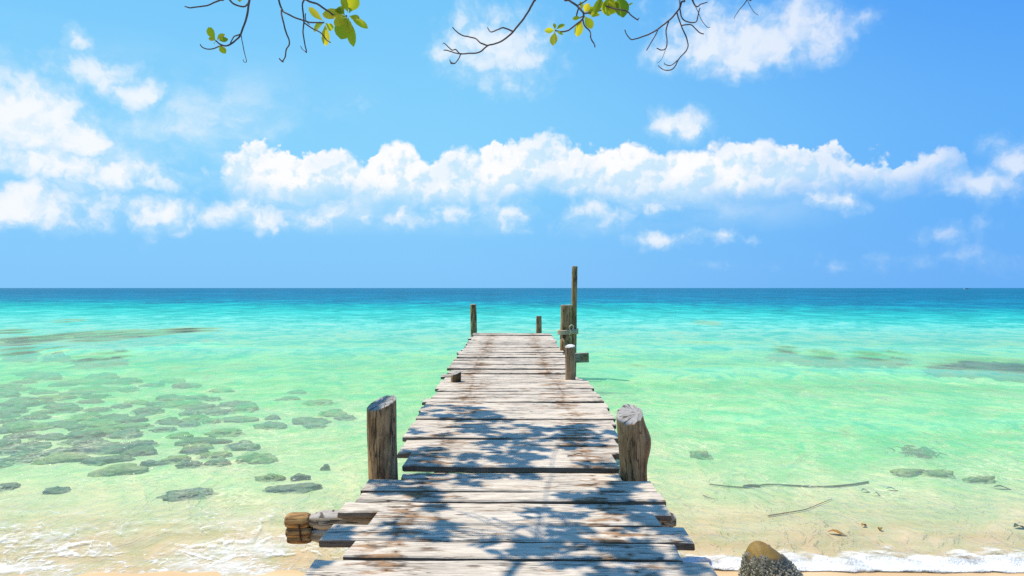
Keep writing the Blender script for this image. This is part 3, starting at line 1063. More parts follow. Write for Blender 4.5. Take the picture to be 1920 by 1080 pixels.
b1 = to_pier(beam_x('cross_beam', -1.115, 0.90, 4.13, 0.468, 0.068, 0.044, m_beam, 3.0, flat=0.8))
b1['label'] = 'round cross beam jutting out at the near left'
b2 = to_pier(beam_x('cross_beam', -1.105, 0.86, 4.13, 0.390, 0.064, 0.043, m_beam, 9.0, flat=0.8))


def sub(o, parent):
    wl = Vector(o.location)
    base = Vector(parent.location) + (Vector((0, 3.3, 0)) if parent.parent is pier else Vector())
    o.parent = parent
    o.location = wl - base
    return o


e1 = sub(beam_x('notched_end', -1.245, -1.112, 4.115, 0.470, 0.054, 0.040, m_raw, 5.0, flat=0.3), b1)
e2 = sub(beam_x('notched_end', -1.240, -1.102, 4.115, 0.409, 0.050, 0.030, m_raw, 6.0, flat=0.5), b2)
e3 = sub(beam_x('notched_end', -1.232, -1.102, 4.110, 0.372, 0.046, 0.024, m_raw, 7.0, flat=0.5), b2)


def tube(bm, pts, r0, r1=None, sides=6, close_tip=True):
    pts = [Vector(p) for p in pts]
    r1 = r0 if r1 is None else r1
    rings = []
    n = len(pts)
    upv = Vector((0.13, 0.21, 0.97))
    for i, p in enumerate(pts):
        t = (pts[min(i + 1, n - 1)] - pts[max(i - 1, 0)]).normalized()
        a = t.cross(upv)
        if a.length < 1e-4:
            a = t.cross(Vector((1, 0, 0)))
        a.normalize()
        b = t.cross(a).normalized()
        f = i / max(1, n - 1)
        rr = r0 + (r1 - r0) * f
        rings.append([bm.verts.new(p + a * (rr * math.cos(2 * math.pi * s / sides)) + b * (rr * math.sin(2 * math.pi * s / sides))) for s in range(sides)])
    for q0, q1 in zip(rings, rings[1:]):
        for s in range(sides):
            bm.faces.new((q0[s], q0[(s + 1) % sides], q1[(s + 1) % sides], q1[s]))
    bm.faces.new(list(reversed(rings[0])))
    bm.faces.new(rings[-1])


def smooth_path(pts, n=4):
    pts = [Vector(p) for p in pts]
    out = []
    for i in range(len(pts) - 1):
        p0 = pts[max(i - 1, 0)]
        p1, p2 = pts[i], pts[i + 1]
        p3 = pts[min(i + 2, len(pts) - 1)]
        for k in range(n):
            t = k / n
            out.append(0.5 * ((2 * p1) + (p2 - p0) * t + (2 * p0 - 5 * p1 + 4 * p2 - p3) * t * t + (3 * p1 - p0 - 3 * p2 + p3) * t ** 3))
    out.append(pts[-1])
    return out


bm = bmesh.new()
tube(bm, smooth_path([(0, 0, 0.0), (0.008, -0.018, -0.02), (0.012, -0.012, -0.055), (0.018, -0.02, -0.085), (0.02, 0.0, -0.10)]), 0.006, 0.004)
sub(mesh_obj('bent_nail', bm, m_iron, loc=(-1.165, 4.075, 0.468)), b1)

# board end sticking out at the tall post, stringers under the deck
def box_beam(name, lo, hi, mat, seed):
    bm = bmesh.new()
    bmesh.ops.create_cube(bm, size=1.0)
    c_ = (Vector(lo) + Vector(hi)) / 2
    s_ = Vector(hi) - Vector(lo)
    bmesh.ops.scale(bm, vec=s_, verts=bm.verts)
    bmesh.ops.bevel(bm, geom=bm.edges[:], offset=0.008, segments=1, affect='EDGES')
    for v in bm.verts:
        v.co += Vector((0, 1, 1)) * 0.006 * fbm(v.co.x * 4, v.co.y * 9, v.co.z * 9 + seed, 2)
    return mesh_obj(name, bm, mat, loc=c_, smooth=False)


o = to_pier(box_beam('cross_beam', (0.3, 13.93, 0.325), (1.435, 13.98, 0.500), m_beam, 2.0))
o['label'] = 'squared board end sticking out beside the tall pole'
o.rotation_euler[1] = R(-2.0)
o.location.z += 0.02
to_pier(box_beam('stringer', (-0.60, 3.2, 0.29), (-0.50, 19.8, 0.345), m_beam, 4.0))
to_pier(box_beam('stringer', (0.50, 3.2, 0.29), (0.60, 19.8, 0.345), m_beam, 5.0))

bm = bmesh.new()
tube(bm, [(0.0, 0, 0.16), (0.05, 0, 0.06), (0.11, 0, -0.04), (0.16, 0, -0.12)], 0.035, 0.03, 8)
to_pier(mesh_obj('brace', bm, m_post, loc=(0.94, 14.15, 0.62)))

# tall pole lashed to the thick post
pole = log('mooring_pole', 1.17, 14.42, -0.9, 2.165, 0.055, 33.0, m_post, lean=(0.013, 0), label='tall thin pole tied to the thick post by rope, rising above the horizon')
tag(pole, cat='pole')

m_rope, nt = new_mat('old_rope')
tc = nt.new('ShaderNodeTexCoord')
wvn = nt.noise(nt.v('MULTIPLY', tc.outputs['Object'], (20, 20, 60)), 3, 3)
finish(nt, principled(nt, nt.mix(wvn, (0.30, 0.25, 0.15), (0.62, 0.55, 0.38)), 0.9, nt.bump(wvn, 0.8, 0.01)))
bm = bmesh.new()
path = []
rr = random.Random(2)
for i in range(0, 3 * 28 + 1):
    a = 2 * math.pi * i / 28
    ca, sa = math.cos(a), math.sin(a)
    ex, ey = 0.19, 0.135
    path.append((1.075 + ex * math.copysign(abs(ca) ** 0.8, ca), 14.37 + ey * math.copysign(abs(sa) ** 0.8, sa), 0.865 + 0.028 * i / 28 + 0.012 * math.sin(a + 1) + 0.003 * rr.random()))
tube(bm, path, 0.015, 0.015, 8)
tube(bm, smooth_path([(1.12, 14.21, 0.93), (1.09, 14.2, 1.0), (1.13, 14.19, 1.045), (1.17, 14.2, 1.02), (1.15, 14.2, 0.95)]), 0.014, 0.014, 7)
tube(bm, smooth_path([(1.12, 14.22, 0.91), (1.10, 14.20, 0.84), (1.13, 14.20, 0.78)]), 0.014, 0.010, 7)
bmesh.ops.create_icosphere(bm, subdivisions=2, radius=0.034, matrix=Matrix.Translation((1.13, 14.21, 0.92)))
tag(mesh_obj('rope', bm, m_rope), 'pale rope lashing the tall pole to the thick post', 'rope')

# ------------------------------------------------------------------ rocks under the water
def rock_mat(name, a, b, c_, sc=5.0, lit_top=None):
    m, nt = new_mat(name)
    tc = nt.new('ShaderNodeTexCoord')
    oi = nt.new('ShaderNodeObjectInfo')
    p = nt.v('ADD', tc.outputs['Object'], nt.xyz(nt.m('MULTIPLY', oi.outputs['Random'], 31.0), 0.0, 0.0))
    n1 = nt.noise(p, sc, 6, 0.65)
    n2 = nt.noise(p, sc * 4, 5, 0.7)
    col = nt.mix(nt.step(n1, 0.35, 0.62), a, b)
    col = nt.mix(nt.step(n2, 0.52, 0.72, 0, 0.7), col, c_)
    if lit_top:
        # sunlit tops painted in: upward faces take a paler colour
        nz = nt.sep(nt.new('ShaderNodeNewGeometry').outputs['Normal'])[2]
        col = nt.mix(nt.m('MULTIPLY', nt.step(nz, 0.72, 0.98), nt.step(nt.noise(p, 3.2, 5, 0.65), 0.30, 0.62, 0.15, 0.95)), col, lit_top)
    if lit_top:
        # sand banked up round the foot of the stone
        lz = nt.m('ADD', nt.sep(tc.outputs['Object'])[2], nt.m('MULTIPLY', nt.m('SUBTRACT', nt.noise(p, 2.6, 5, 0.65), 0.5), 0.9))
        col = nt.mix(nt.step(lz, -0.05, 0.34, 0.85, 0.0), col, (0.62, 0.55, 0.33))
    finish(nt, principled(nt, col, 0.9, nt.bump(n2, 0.6, 0.02), 0.1))
    return m


m_rock = rock_mat('drowned_rock', (0.012, 0.025, 0.045), (0.055, 0.075, 0.095), (0.20, 0.18, 0.11), lit_top=(0.29, 0.28, 0.20))
m_algae = rock_mat('algae_rock', (0.05, 0.08, 0.05), (0.20, 0.22, 0.09), (0.38, 0.35, 0.13), lit_top=(0.42, 0.40, 0.18))
m_reef = rock_mat('reef_rock', (0.018, 0.03, 0.045), (0.05, 0.06, 0.07), (0.09, 0.085, 0.07), 3.0)
m_weed = rock_mat('seaweed', (0.03, 0.05, 0.02), (0.08, 0.09, 0.03), (0.12, 0.12, 0.04))


ROCK_MESH = {}


def rock_mesh(kind, v, mat):
    key = (kind, v)
    if key not in ROCK_MESH:
        bm = bmesh.new()
        bmesh.ops.create_icosphere(bm, subdivisions=4, radius=1.0)
        for vv in bm.verts:
            p = vv.co.copy()
            k = 1 + 0.42 * fbm(p.x * 0.9 + v * 7, p.y * 0.9, p.z * 0.9, 4) + 0.16 * fbm(p.x * 3 + v * 3, p.y * 3, p.z * 3, 3)
            if kind == 'reef':
                k = 1 + 0.55 * fbm(p.x * 1.4 + v * 7, p.y * 1.4, p.z * 1.4, 5) + 0.2 * fbm(p.x * 5, p.y * 5 + v, p.z * 5, 3)
            vv.co = p * k
        me = bpy.data.meshes.new(kind)
        bm.to_mesh(me)
        bm.free()
        for pl in me.polygons:
            pl.use_smooth = True
        me.materials.append(mat)
        ROCK_MESH[key] = me
    return ROCK_MESH[key]


rk = random.Random(77)


def put_rock(px_, py_, w, h, label, cat='rock', group=None, name='rock', mat=m_rock, kind='rock'):
    x, y = surf_hit(px_, py_)
    v = rk.randrange(9)
    me = rock_mesh(kind if mat is m_rock or kind != 'rock' else 'rock_' + mat.name, v, mat)
    o = bpy.data.objects.new(name, me)
    COL.objects.link(o)
    hw = w / F * y * (0.56 if kind == 'rock' else 0.62)
    zb = seabed_z(x, y)
    g = math.atan2(CAMZ - zb, y)
    hs = h / F * y * 0.62
    rot = R(rk.uniform(4, 24)) if kind == 'rock' else R(rk.uniform(-6, 10))
    hy = max(0.45 * hw, min(hs / math.sin(g) * 0.85, hw * 1.3)) if kind == 'rock' else max(0.4, min(hs / math.sin(g) * 1.0, hw * 2.2))
    hz = min(max(hs * 1.3, 0.05), max(0.024, -zb * 1.0 - 0.012)) if kind == 'rock' else max(0.05, -zb * 0.62 - 0.03)
    o.scale = (hw, hy, hz)
    o.rotation_euler = (R(rk.uniform(-2, 2)), R(rk.uniform(-2, 2)), rot)
    o.location = (x, y, zb)
    tag(o, label, cat, group)
    return o


for (a, b, w, h_) in FIELD:
    mat = m_algae if rk.random() < 0.22 else m_rock
    put_rock(a, b, w, h_, 'dark rounded stone among the many stones lying under the shallow water left of the pier', group='stones under water left of the pier', mat=mat)

for (a, b, w, h_, lab, mk) in SOLO:
    mat = {'rock': m_rock, 'algae': m_algae, 'reef': m_reef}[mk]
    put_rock(a, b, w, h_, lab, 'reef' if mat is m_reef else 'rock', name='reef' if mat is m_reef else 'rock', mat=mat,
             kind='reef' if mat is m_reef else 'rock')
# long dark reef bank at left, in separate heads
for (a, b, w, h_) in REEFS:
    put_rock(a, b, w, h_, 'dark reef head in the long reef bank far out left of the pier', 'reef', 'reef heads of the left bank', 'reef', m_reef, 'reef')


# ------------------------------------------------------------------ seaweed and driftwood lying in the shallows
m_drift = rock_mat('drift_stick', (0.05, 0.055, 0.03), (0.10, 0.10, 0.06), (0.16, 0.13, 0.08), 14)
m_brown = rock_mat('brown_leaf', (0.30, 0.14, 0.03), (0.45, 0.24, 0.06), (0.22, 0.09, 0.02), 14)


def stick(pts, r0, r1, label, mat=m_drift, name='stick', cat='stick', zoff=0.012):
    bm = bmesh.new()
    p3 = []
    for a, b in pts:
        x, y = bed_hit(a, b)
        p3.append(Vector((x, y, seabed_z(x, y) + zoff)))
    org = p3[0].copy()
    tube(bm, smooth_path([p - org for p in p3], 5), r0, r1, 7)
    o = mesh_obj(name, bm, mat, loc=org)
    return tag(o, label, cat)


stick([(1330, 910), (1362, 914), (1400, 916), (1440, 911), (1490, 913), (1540, 915), (1590, 912), (1628, 906)], 0.005, 0.010, 'long thin dark stick lying under water right of the pier')
stick([(1395, 915), (1412, 913), (1425, 914)], 0.016, 0.012, 'short dark weedy stub on the left part of the long stick', name='weed_stub', cat='seaweed')
stick([(1440, 970), (1470, 965), (1510, 958), (1535, 948), (1560, 938)], 0.006, 0.003, 'thin brown twig slanting in the shallows', mat=m_brown)
stick([(1318, 931), (1330, 936), (1340, 938)], 0.004, 0.002, 'tiny twig near the left end of the long stick')


def flat_leaf(px_, py_, L, W, ang, label, mat=m_brown, name='fallen_leaf', cat='leaf', z=None, at=None):
    if at:
        x, y, zz = at
    else:
        x, y = bed_hit(px_, py_)
        zz = seabed_z(x, y) + 0.012
    bm = bmesh.new()
    rows = []
    for i in range(8):
        f = i / 7
        w = W * math.sin(math.pi * min(0.98, f * 0.96 + 0.02)) ** 0.8 * 0.5
        rows.append([bm.verts.new((L * (f - 0.5), s * w, 0.012 * math.sin(f * 5) + 0.25 * abs(s) * w)) for s in (-1, 0, 1)])
    for a, b in zip(rows, rows[1:]):
        for k in range(2):
            bm.faces.new((a[k], a[k + 1], b[k + 1], b[k]))
    ext = bmesh.ops.extrude_face_region(bm, geom=bm.faces[:])
    for v in ext['geom']:
        if isinstance(v, bmesh.types.BMVert):
            v.co.z += 0.002
    o = mesh_obj(name, bm, mat, loc=(x, y, zz))
    o.rotation_euler = (0, 0, R(ang))
    return tag(o, label, cat)


flat_leaf(1570, 1003, 0.13, 0.05, -28, 'curled orange brown leaf in the shallows behind the right-hand foam')
flat_leaf(1620, 988, 0.05, 0.035, 30, 'small reddish leaf in the shallows, right of the curled brown leaf')
flat_leaf(1650, 995, 0.05, 0.03, 70, 'smallest reddish leaf in the shallows behind the foam')
flat_leaf(1623, 923, 0.075, 0.04, -8, 'dark brown leaf just below the right end of the long stick', m_weed)
flat_leaf(1645, 930, 0.06, 0.03, -30, 'small dark leaf right of the stick end', m_weed)
flat_leaf(1673, 920, 0.10, 0.04, -12, 'dark leaf further right of the long stick', m_weed)
flat_leaf(1880, 917, 0.14, 0.05, -14, 'dark weed scrap near the right edge', m_weed, 'seaweed', 'seaweed')
flat_leaf(1912, 991, 0.10, 0.06, 10, 'dark scrap at the right edge near the foam', m_weed, 'seaweed', 'seaweed')


def weed_clump(px_, py_, w, h_, label, seed):
    x, y = bed_hit(px_, py_)
    z = seabed_z(x, y)
    rg = random.Random(seed)
    bm = bmesh.new()
    for i in range(70):
        bx, by = rg.gauss(0, w * 0.22), rg.gauss(0, h_ * 0.3)
        a = rg.uniform(-0.5, 0.5) + (math.pi if rg.random() < 0.35 else 0)
        L = rg.uniform(0.3, 0.6) * w
        pts = [(bx + math.cos(a) * L * t, by + math.sin(a) * L * t * 0.6, 0.01 + 0.05 * math.sin(t * 2.6) * rg.uniform(0.5, 1.2)) for t in (0, 0.33, 0.66, 1)]
        tube(bm, pts, 0.008, 0.002, 4)
    o = mesh_obj('seaweed', bm, m_weed, loc=(x, y, z))
    return tag(o, label, 'seaweed')


weed_clump(1720, 853, 0.30, 0.34, 'dark olive seaweed clump under water far right of the leaning post', 4)

# ------------------------------------------------------------------ barnacled boulder at the bottom edge
m_bould, nt = new_mat('barnacled_boulder')
tc = nt.new('ShaderNodeTexCoord')
p = tc.outputs['Object']
n1 = nt.noise(p, 14, 5, 0.65)
n2 = nt.noise(p, 60, 4, 0.7)
oz = nt.m('ADD', nt.sep(p)[2], nt.m('MULTIPLY', nt.m('SUBTRACT', n1, 0.5), 0.10))
c = nt.mix(n1, (0.15, 0.09, 0.018), (0.29, 0.185, 0.038))
c = nt.mix(nt.step(oz, 0.225, 0.195), c, nt.mix(n2, (0.02, 0.025, 0.02), (0.07, 0.075, 0.05)))
vb = nt.voro(p, 75, 'F1')
bmask = nt.m('MULTIPLY', nt.step(vb, 0.22, 0.42, 1.0, 0.0), nt.step(oz, 0.20, 0.16))
c = nt.mix(nt.m('MULTIPLY', bmask, nt.step(n1, 0.35, 0.5)), c, (0.42, 0.42, 0.34))
finish(nt, principled(nt, c, 0.6, nt.bump(nt.m('ADD', n2, nt.m('MULTIPLY', bmask, 1.0)), 0.5, 0.008), 0.4))
boulder = empty('boulder', (1.50, 4.33, 0.0))
tag(boulder, 'barnacled boulder with bare ochre top on the wet sand before the foam', 'rock')
bm = bmesh.new()
bmesh.ops.create_icosphere(bm, subdivisions=5, radius=1.0)


def boulder_shape(p):
    k = 1 + 0.07 * fbm(p.x * 1.2, p.y * 1.2, p.z * 1.2 + 2, 4)
    x, y, z = p.x * k, p.y * k, p.z * k
    up_ = max(0.0, z)
    sx = 0.212 * (1 - 0.42 * up_)
    return Vector((x * sx - 0.115 * up_ ** 1.1 + 0.04, y * 0.20 * (1 - 0.2 * up_), z * 0.272 + 0.006))


for v in bm.verts:
    v.co = boulder_shape(v.co)
bp = mesh_obj('stone', bm, m_bould, parent=boulder)
m_barn = rock_mat('barnacle_shell', (0.20, 0.21, 0.18), (0.52, 0.50, 0.40), (0.06, 0.07, 0.06), 30)
bm = bmesh.new()
rg = random.Random(9)
n_b = 0
while n_b < 620:
    v = Vector((rg.gauss(0, 1), rg.gauss(0, 1), rg.gauss(0, 1))).normalized()
    if v.y > 0.35 or v.z < -0.1:
        continue
    c0 = boulder_shape(v)
    lim = 0.195 + 0.06 * fbm(c0.x * 12, c0.y * 12, c0.z * 12, 3)
    if c0.z > lim or rg.random() < 0.25 * sstep(c0.z, 0.13, 0.2):
        continue
    e_ = 0.02
    nrm_ = (c0 - boulder_shape(v * 0.9)).normalized()
    r_ = rg.uniform(0.004, 0.010)
    t1 = nrm_.orthogonal().normalized()
    t2 = nrm_.cross(t1)
    lo_ring, hi_ring = [], []
    for s in range(6):
        a = s * math.pi / 3 + rg.random() * 0.4
        lo_ring.append(bm.verts.new(c0 - nrm_ * 0.002 + (t1 * math.cos(a) + t2 * math.sin(a)) * r_))
        hi_ring.append(bm.verts.new(c0 + nrm_ * r_ * 0.9 + (t1 * math.cos(a) + t2 * math.sin(a)) * r_ * 0.45))
    dip = bm.verts.new(c0 + nrm_ * r_ * 0.35)
    for s in range(6):
        bm.faces.new((lo_ring[s], lo_ring[(s + 1) % 6], hi_ring[(s + 1) % 6], hi_ring[s]))
        bm.faces.new((hi_ring[s], hi_ring[(s + 1) % 6], dip))
    n_b += 1
b_o = mesh_obj('barnacles', bm, m_barn, parent=boulder, smooth=False)
b_o['kind'] = 'stuff'

# ------------------------------------------------------------------ tree: trunk and limbs behind the camera, boughs overhead
m_bark, nt = new_mat('twig_bark')
tc = nt.new('ShaderNodeTexCoord')
n1 = nt.noise(tc.outputs['Object'], 30, 4)
finish(nt, principled(nt, nt.mix(n1, (0.07, 0.045, 0.04), (0.20, 0.13, 0.11)), 0.85, nt.bump(n1, 0.5, 0.004), 0.2))
m_leaf, nt = new_mat('green_leaf')
at = nt.new('ShaderNodeAttribute', attribute_name='tone').outputs['Fac']
tc = nt.new('ShaderNodeTexCoord')
n1 = nt.noise(tc.outputs['Object'], 18, 4)
lc = nt.ramp(at, [(0.0, (0.10, 0.19, 0.012)), (0.40, (0.27, 0.33, 0.018)), (0.7, (0.42, 0.43, 0.025)), (1.0, (0.54, 0.42, 0.05))])
lc = nt.mix(nt.step(n1, 0.5, 0.85, 0.0, 0.35), lc, (0.26, 0.20, 0.06))
df = nt.new('ShaderNodeBsdfPrincipled')
nt.l.new(lc, df.inputs['Base Color'])
df.inputs['Roughness'].default_value = 0.45
df.inputs['Specular IOR Level'].default_value = 0.3
tl = nt.new('ShaderNodeBsdfTranslucent')
nt.l.new(nt.mix(1.0, lc, (1.5, 1.35, 0.7), 'MULTIPLY'), tl.inputs['Color'])
mx = nt.new('ShaderNodeMixShader')
mx.inputs[0].default_value = 0.65
nt.l.new(df.outputs[0], mx.inputs[1])
nt.l.new(tl.outputs[0], mx.inputs[2])
finish(nt, mx.outputs[0])

LIMBS = [
    ([(-3.4, -2.6, 0.2), (-3.2, -2.3, 1.6), (-2.9, -1.8, 2.9), (-2.5, -0.9, 3.9), (-2.1, 0.6, 4.5), (-1.9, 2.0, 4.8), (-1.8, 3.2, 5.0)], 0.17, 0.008),
    ([(-2.5, -0.9, 3.9), (-1.6, 0.2, 4.1), (-0.6, 1.4, 4.2), (0.1, 2.9, 4.2), (0.45, 4.0, 4.25)], 0.045, 0.010),
    ([(-2.9, -1.8, 2.9), (-1.6, -0.9, 3.5), (-0.5, 0.1, 3.8), (-0.1, 1.7, 4.0), (0.1, 2.3, 4.1)], 0.05, 0.012),
    ([(-2.1, 0.6, 4.5), (-1.9, 2.2, 4.4), (-1.7, 3.6, 4.25), (-1.5, 4.2, 4.2)], 0.05, 0.012)]
tree = empty('tree', (-3.4, -2.6, 0.2))
tag(tree, 'tree overhead whose bare twigs and green leaves hang into the top of the photo', 'tree')
TB = Vector((-3.4, -2.6, 0.2))
limb_pts = []
for i, (pts, r0, r1) in enumerate(LIMBS):
    bm = bmesh.new()
    sp = smooth_path(pts, 7)
    limb_pts += sp
    tube(bm, [q - TB for q in sp], r0, r1, 10)
    mesh_obj('trunk' if i == 0 else 'limb', bm, m_bark, parent=tree)


def add_leaf(bm, lay, base, tip, width, nrm_hint, tone, bend=0.12):
    base, tip = Vector(base), Vector(tip)
    ax = tip - base
    L = ax.length
    ax.normalize()
    side = ax.cross(Vector(nrm_hint))
    if side.length < 1e-3:
        side = ax.orthogonal()
    side.normalize()
    nv = side.cross(ax).normalized()
    rows = []
    N = 8
    for i in range(N + 1):
        f = i / N
        # obovate outline: narrow stalk end, broad rounded outer part
        w = 0.5 * width * (math.sin(math.pi * min(1.0, f ** 1.25 * 0.93 + 0.01)) ** 0.75) * (0.35 + 0.65 * sstep(f, 0.0, 0.45))
        if i == N:
            w = width * 0.04
        c_ = base + ax * L * f - nv * (bend * L * f * f)
        row = []
        for s in (-1, -0.5, 0, 0.5, 1):
            v = bm.verts.new(c_ + side * (w * s) + nv * (abs(s) * w * 0.28))
            v[lay] = tone
            row.append(v)
        rows.append(row)
    for a, b in zip(rows, rows[1:]):
        for k in range(4):
            bm.faces.new((a[k], a[k + 1], b[k + 1], b[k]))


# boughs in view: poly-lines in enlargement coordinates of the photograph's top strip
def px2w(px_, py_, yy):
    return Vector(((px_ - 960) / F * yy, yy, CAMZ + (540 - py_) / F * yy))


def bough(ox, sc_, yy, lines, leaves, seed, tone0=0.55, label=None):
    rg = random.Random(seed)
    conv = lambda a, b, dy=0.0: px2w(ox + a / sc_, b / sc_, yy + dy)
    root = conv(*lines[0][0][0])
    bm = bmesh.new()
    for li, (pts, w0, w1) in enumerate(lines):
        ph = rg.uniform(0, 6)
        w3 = []
        for i, (a, b) in enumerate(pts):
            w3.append(conv(a, b, 0.05 * math.sin(ph + i * 0.8) * (0.4 if i == 0 else 1)))
        if li == 0:
            # carry the bough on up to the nearest limb overhead
            lp = min(limb_pts, key=lambda q: (q - root).length)
            up_ = [lp, lp.lerp(root, 0.35) + Vector((0, 0.05, 0.10)), lp.lerp(root, 0.72) + Vector((0, 0.03, 0.08))]
            w3 = up_ + w3
            w0 = max(w0, 4.2)
        sp = smooth_path(w3, 5)
        for i, q in enumerate(sp[1:-1]):
            sp[i + 1] = q + Vector((fbm(q.x * 9, q.z * 9, seed), fbm(q.x * 9, q.z * 9, seed + 5), fbm(q.x * 9, q.z * 9, seed + 9))) * 0.006
        k = yy / F * 0.5
        tube(bm, [q - TB for q in sp], w0 * k, w1 * k, 6)
    br = mesh_obj('branch', bm, m_bark, parent=tree)
    if leaves:
        bm = bmesh.new()
        lay = bm.verts.layers.float.new('tone')
        for (b0, t0, w) in leaves:
            d0, d1 = rg.uniform(-0.02, 0.02), rg.uniform(-0.05, 0.05)
            B, T = conv(*b0, d0), conv(*t0, d1)
            nh = Vector((rg.uniform(-0.35, 0.35), -1.0, rg.uniform(-0.3, 0.5)))
            add_leaf(bm, lay, B - TB, T - TB, w / sc_ / F * yy * 1.08, nh, max(0, min(1, tone0 + rg.uniform(-0.28, 0.28))), rg.uniform(-0.05, 0.16))
        mesh_obj('foliage', bm, m_leaf, parent=br)
    return br


Fz, Gz, Hz = (330, 5.053), (800, 5.818), (1110, 5.818)
bough(*Fz, 4.3, [([(470, -60), (415, 0), (350, 25), (290, 48), (210, 65), (130, 75), (85, 62)], 3.5, 2.2)], None, 1)
bough(*Fz, 4.15, [([(705, -60), (692, 0), (670, 170), (610, 325), (545, 400), (480, 435), (430, 430), (375, 385)], 5.2, 2.6),
                  ([(490, -30), (550, 40), (640, 65), (672, 45), (688, 10)], 3.2, 3.0),
                  ([(500, 432), (410, 435), (360, 462), (300, 468), (255, 450), (232, 420)], 2.6, 2.0),
                  ([(612, 322), (575, 335), (545, 355), (515, 412)], 2.6, 2.2),
                  ([(615, 325), (650, 480), (672, 570), (655, 582), (638, 562)], 1.7, 1.2)],
      [((375, 385), (300, 255), 68), ((385, 380), (455, 315), 52), ((400, 380), (492, 372), 44), ((405, 430), (470, 508), 56), ((375, 385), (305, 360), 32),
       ((385, 390), (355, 405), 26), ((600, -30), (605, 12), 40)], 2, 0.62)
bough(*Fz, 4.4, [([(950, -60), (970, 0), (1005, 90), (1050, 130), (1130, 170), (1260, 205), (1405, 215)], 3.8, 2.6),
                 ([(1000, 85), (1010, 180), (1040, 300), (1070, 410), (1045, 470), (1035, 540), (1010, 575), (980, 552)], 3.2, 2.2),
                 ([(1010, 575), (1020, 590), (1000, 588)], 2.0, 1.4)],
      [((1400, 205), (1258, 70), 62), ((1410, 205), (1293, 290), 85), ((1412, 225), (1420, 435), 72), ((1415, 215), (1490, 285), 62)], 3, 0.72)
bough(*Fz, 4.25, [([(1205, -60), (1195, 60), (1215, 200), (1210, 330), (1235, 500)], 3.0, 2.4),
                  ([(1228, 492), (1195, 465), (1180, 435)], 1.8, 1.3),
                  ([(1228, 130), (1232, 185), (1265, 230)], 2.0, 1.6),
                  ([(1215, 215), (1300, 270), (1370, 310), (1420, 375), (1462, 402)], 2.6, 2.2)], None, 4)
bough(*Fz, 4.1, [([(1190, -60), (1240, 0), (1350, 45), (1430, 105), (1520, 165), (1565, 170), (1620, 150)], 3.8, 3.0)],
      [((1600, 150), (1392, 140), 118), ((1615, 160), (1560, 372), 150), ((1630, 160), (1682, 442), 80), ((1640, 150), (1818, 262), 66),
       ((1640, 125), (1705, -40), 112), ((1630, 120), (1575, -30), 74), ((1600, 140), (1505, 85), 64), ((1620, 165), (1645, 320), 84),
       ((1640, 150), (1740, 185), 60), ((1600, 145), (1530, 60), 70), ((1610, 150), (1500, 250), 80)], 5, 0.72)
bough(*Gz, 4.0, [([(1195, -60), (1165, 20), (1100, 140), (1000, 280), (920, 375), (830, 445), (750, 480), (670, 495), (570, 560), (470, 582), (380, 590), (300, 580), (185, 548)], 5.0, 2.0),
                 ([(672, 495), (590, 465), (540, 425), (460, 400), (375, 375), (320, 335), (283, 297)], 3.0, 2.0),
                 ([(365, 588), (320, 545), (275, 548), (215, 505), (180, 472)], 2.4, 1.8),
                 ([(382, 590), (350, 645), (305, 690), (265, 675), (255, 650)], 2.2, 1.8),
                 ([(300, 688), (268, 692), (262, 672)], 2.2, 1.6),
                 ([(935, 340), (840, 312), (780, 330), (695, 347), (662, 300)], 3.0, 2.0)], None, 6)
bough(*Gz, 4.2, [([(1500, -60), (1555, 0), (1650, 75), (1710, 140), (1700, 200), (1640, 255), (1590, 300), (1540, 335), (1480, 350), (1400, 330)], 5.2, 2.6),
                 ([(1655, 95), (1635, 170), (1660, 195), (1700, 180)], 3.0, 2.6),
                 ([(1712, 150), (1790, 145), (1880, 120), (1990, 90)], 3.0, 2.4),
                 ([(1702, 200), (1720, 280), (1785, 345), (1790, 410), (1830, 480), (1835, 515)], 3.0, 2.2),
                 ([(1650, 55), (1700, 30), (1760, -10)], 2.6, 2.2)],
      [((1400, 330), (1282, 335), 56), ((1400, 325), (1392, 250), 36), ((1410, 325), (1505, 262), 58), ((1400, 340), (1380, 500), 80), ((1410, 340), (1492, 378), 28),
       ((1690, 190), (1588, 205), 44), ((1690, 200), (1640, 400), 86), ((1720, 170), (1805, 312), 92), ((1720, 140), (1765, 40), 70), ((1730, 145), (1890, 150), 78),
       ((1690, 110), (1680, 20), 44), ((1720, 130), (1850, 85), 60)], 7, 0.72)
bough(*Hz, 4.05, [([(60, -70), (90, -20), (150, 60), (250, 90), (380, 122), (430, 165), (500, 215)], 3.2, 2.4), ([(500, 218), (512, 195)], 2.4, 1.8)],
      [((190, -60), (178, 175), 150), ((290, -60), (345, 178), 150), ((120, -50), (25, 140), 80), ((385, 60), (442, 40), 40), ((210, -40), (240, 150), 120), ((60, 120), (-5, 180), 60)], 8, 0.38)
bough(*Hz, 4.3, [([(990, -60), (975, 20), (950, 90), (900, 160), (830, 230), (720, 315), (590, 385), (500, 425), (435, 432), (390, 390), (358, 325)], 4.2, 2.0),
                 ([(722, 315), (660, 440), (595, 548)], 2.2, 1.8),
                 ([(838, 230), (805, 330), (825, 440), (805, 530), (750, 545), (705, 525)], 2.6, 2.0),
                 ([(802, 535), (760, 640), (710, 688)], 1.0, 0.8),
                 ([(925, 135), (965, 270), (1010, 360), (1052, 480), (1030, 550), (950, 640), (890, 740), (820, 770), (765, 752), (722, 712)], 2.8, 1.8),
                 ([(950, 640), (890, 690), (850, 712), (795, 700), (790, 685)], 2.0, 1.5),
                 ([(970, 278), (1070, 268), (1130, 315), (1175, 355), (1218, 370)], 2.4, 2.2),
                 ([(955, 85), (985, 200), (1030, 238), (1130, 240), (1160, 170), (1182, 85)], 2.8, 2.0),
                 ([(950, -60), (955, 30), (950, 90)], 2.8, 2.4)], None, 9)
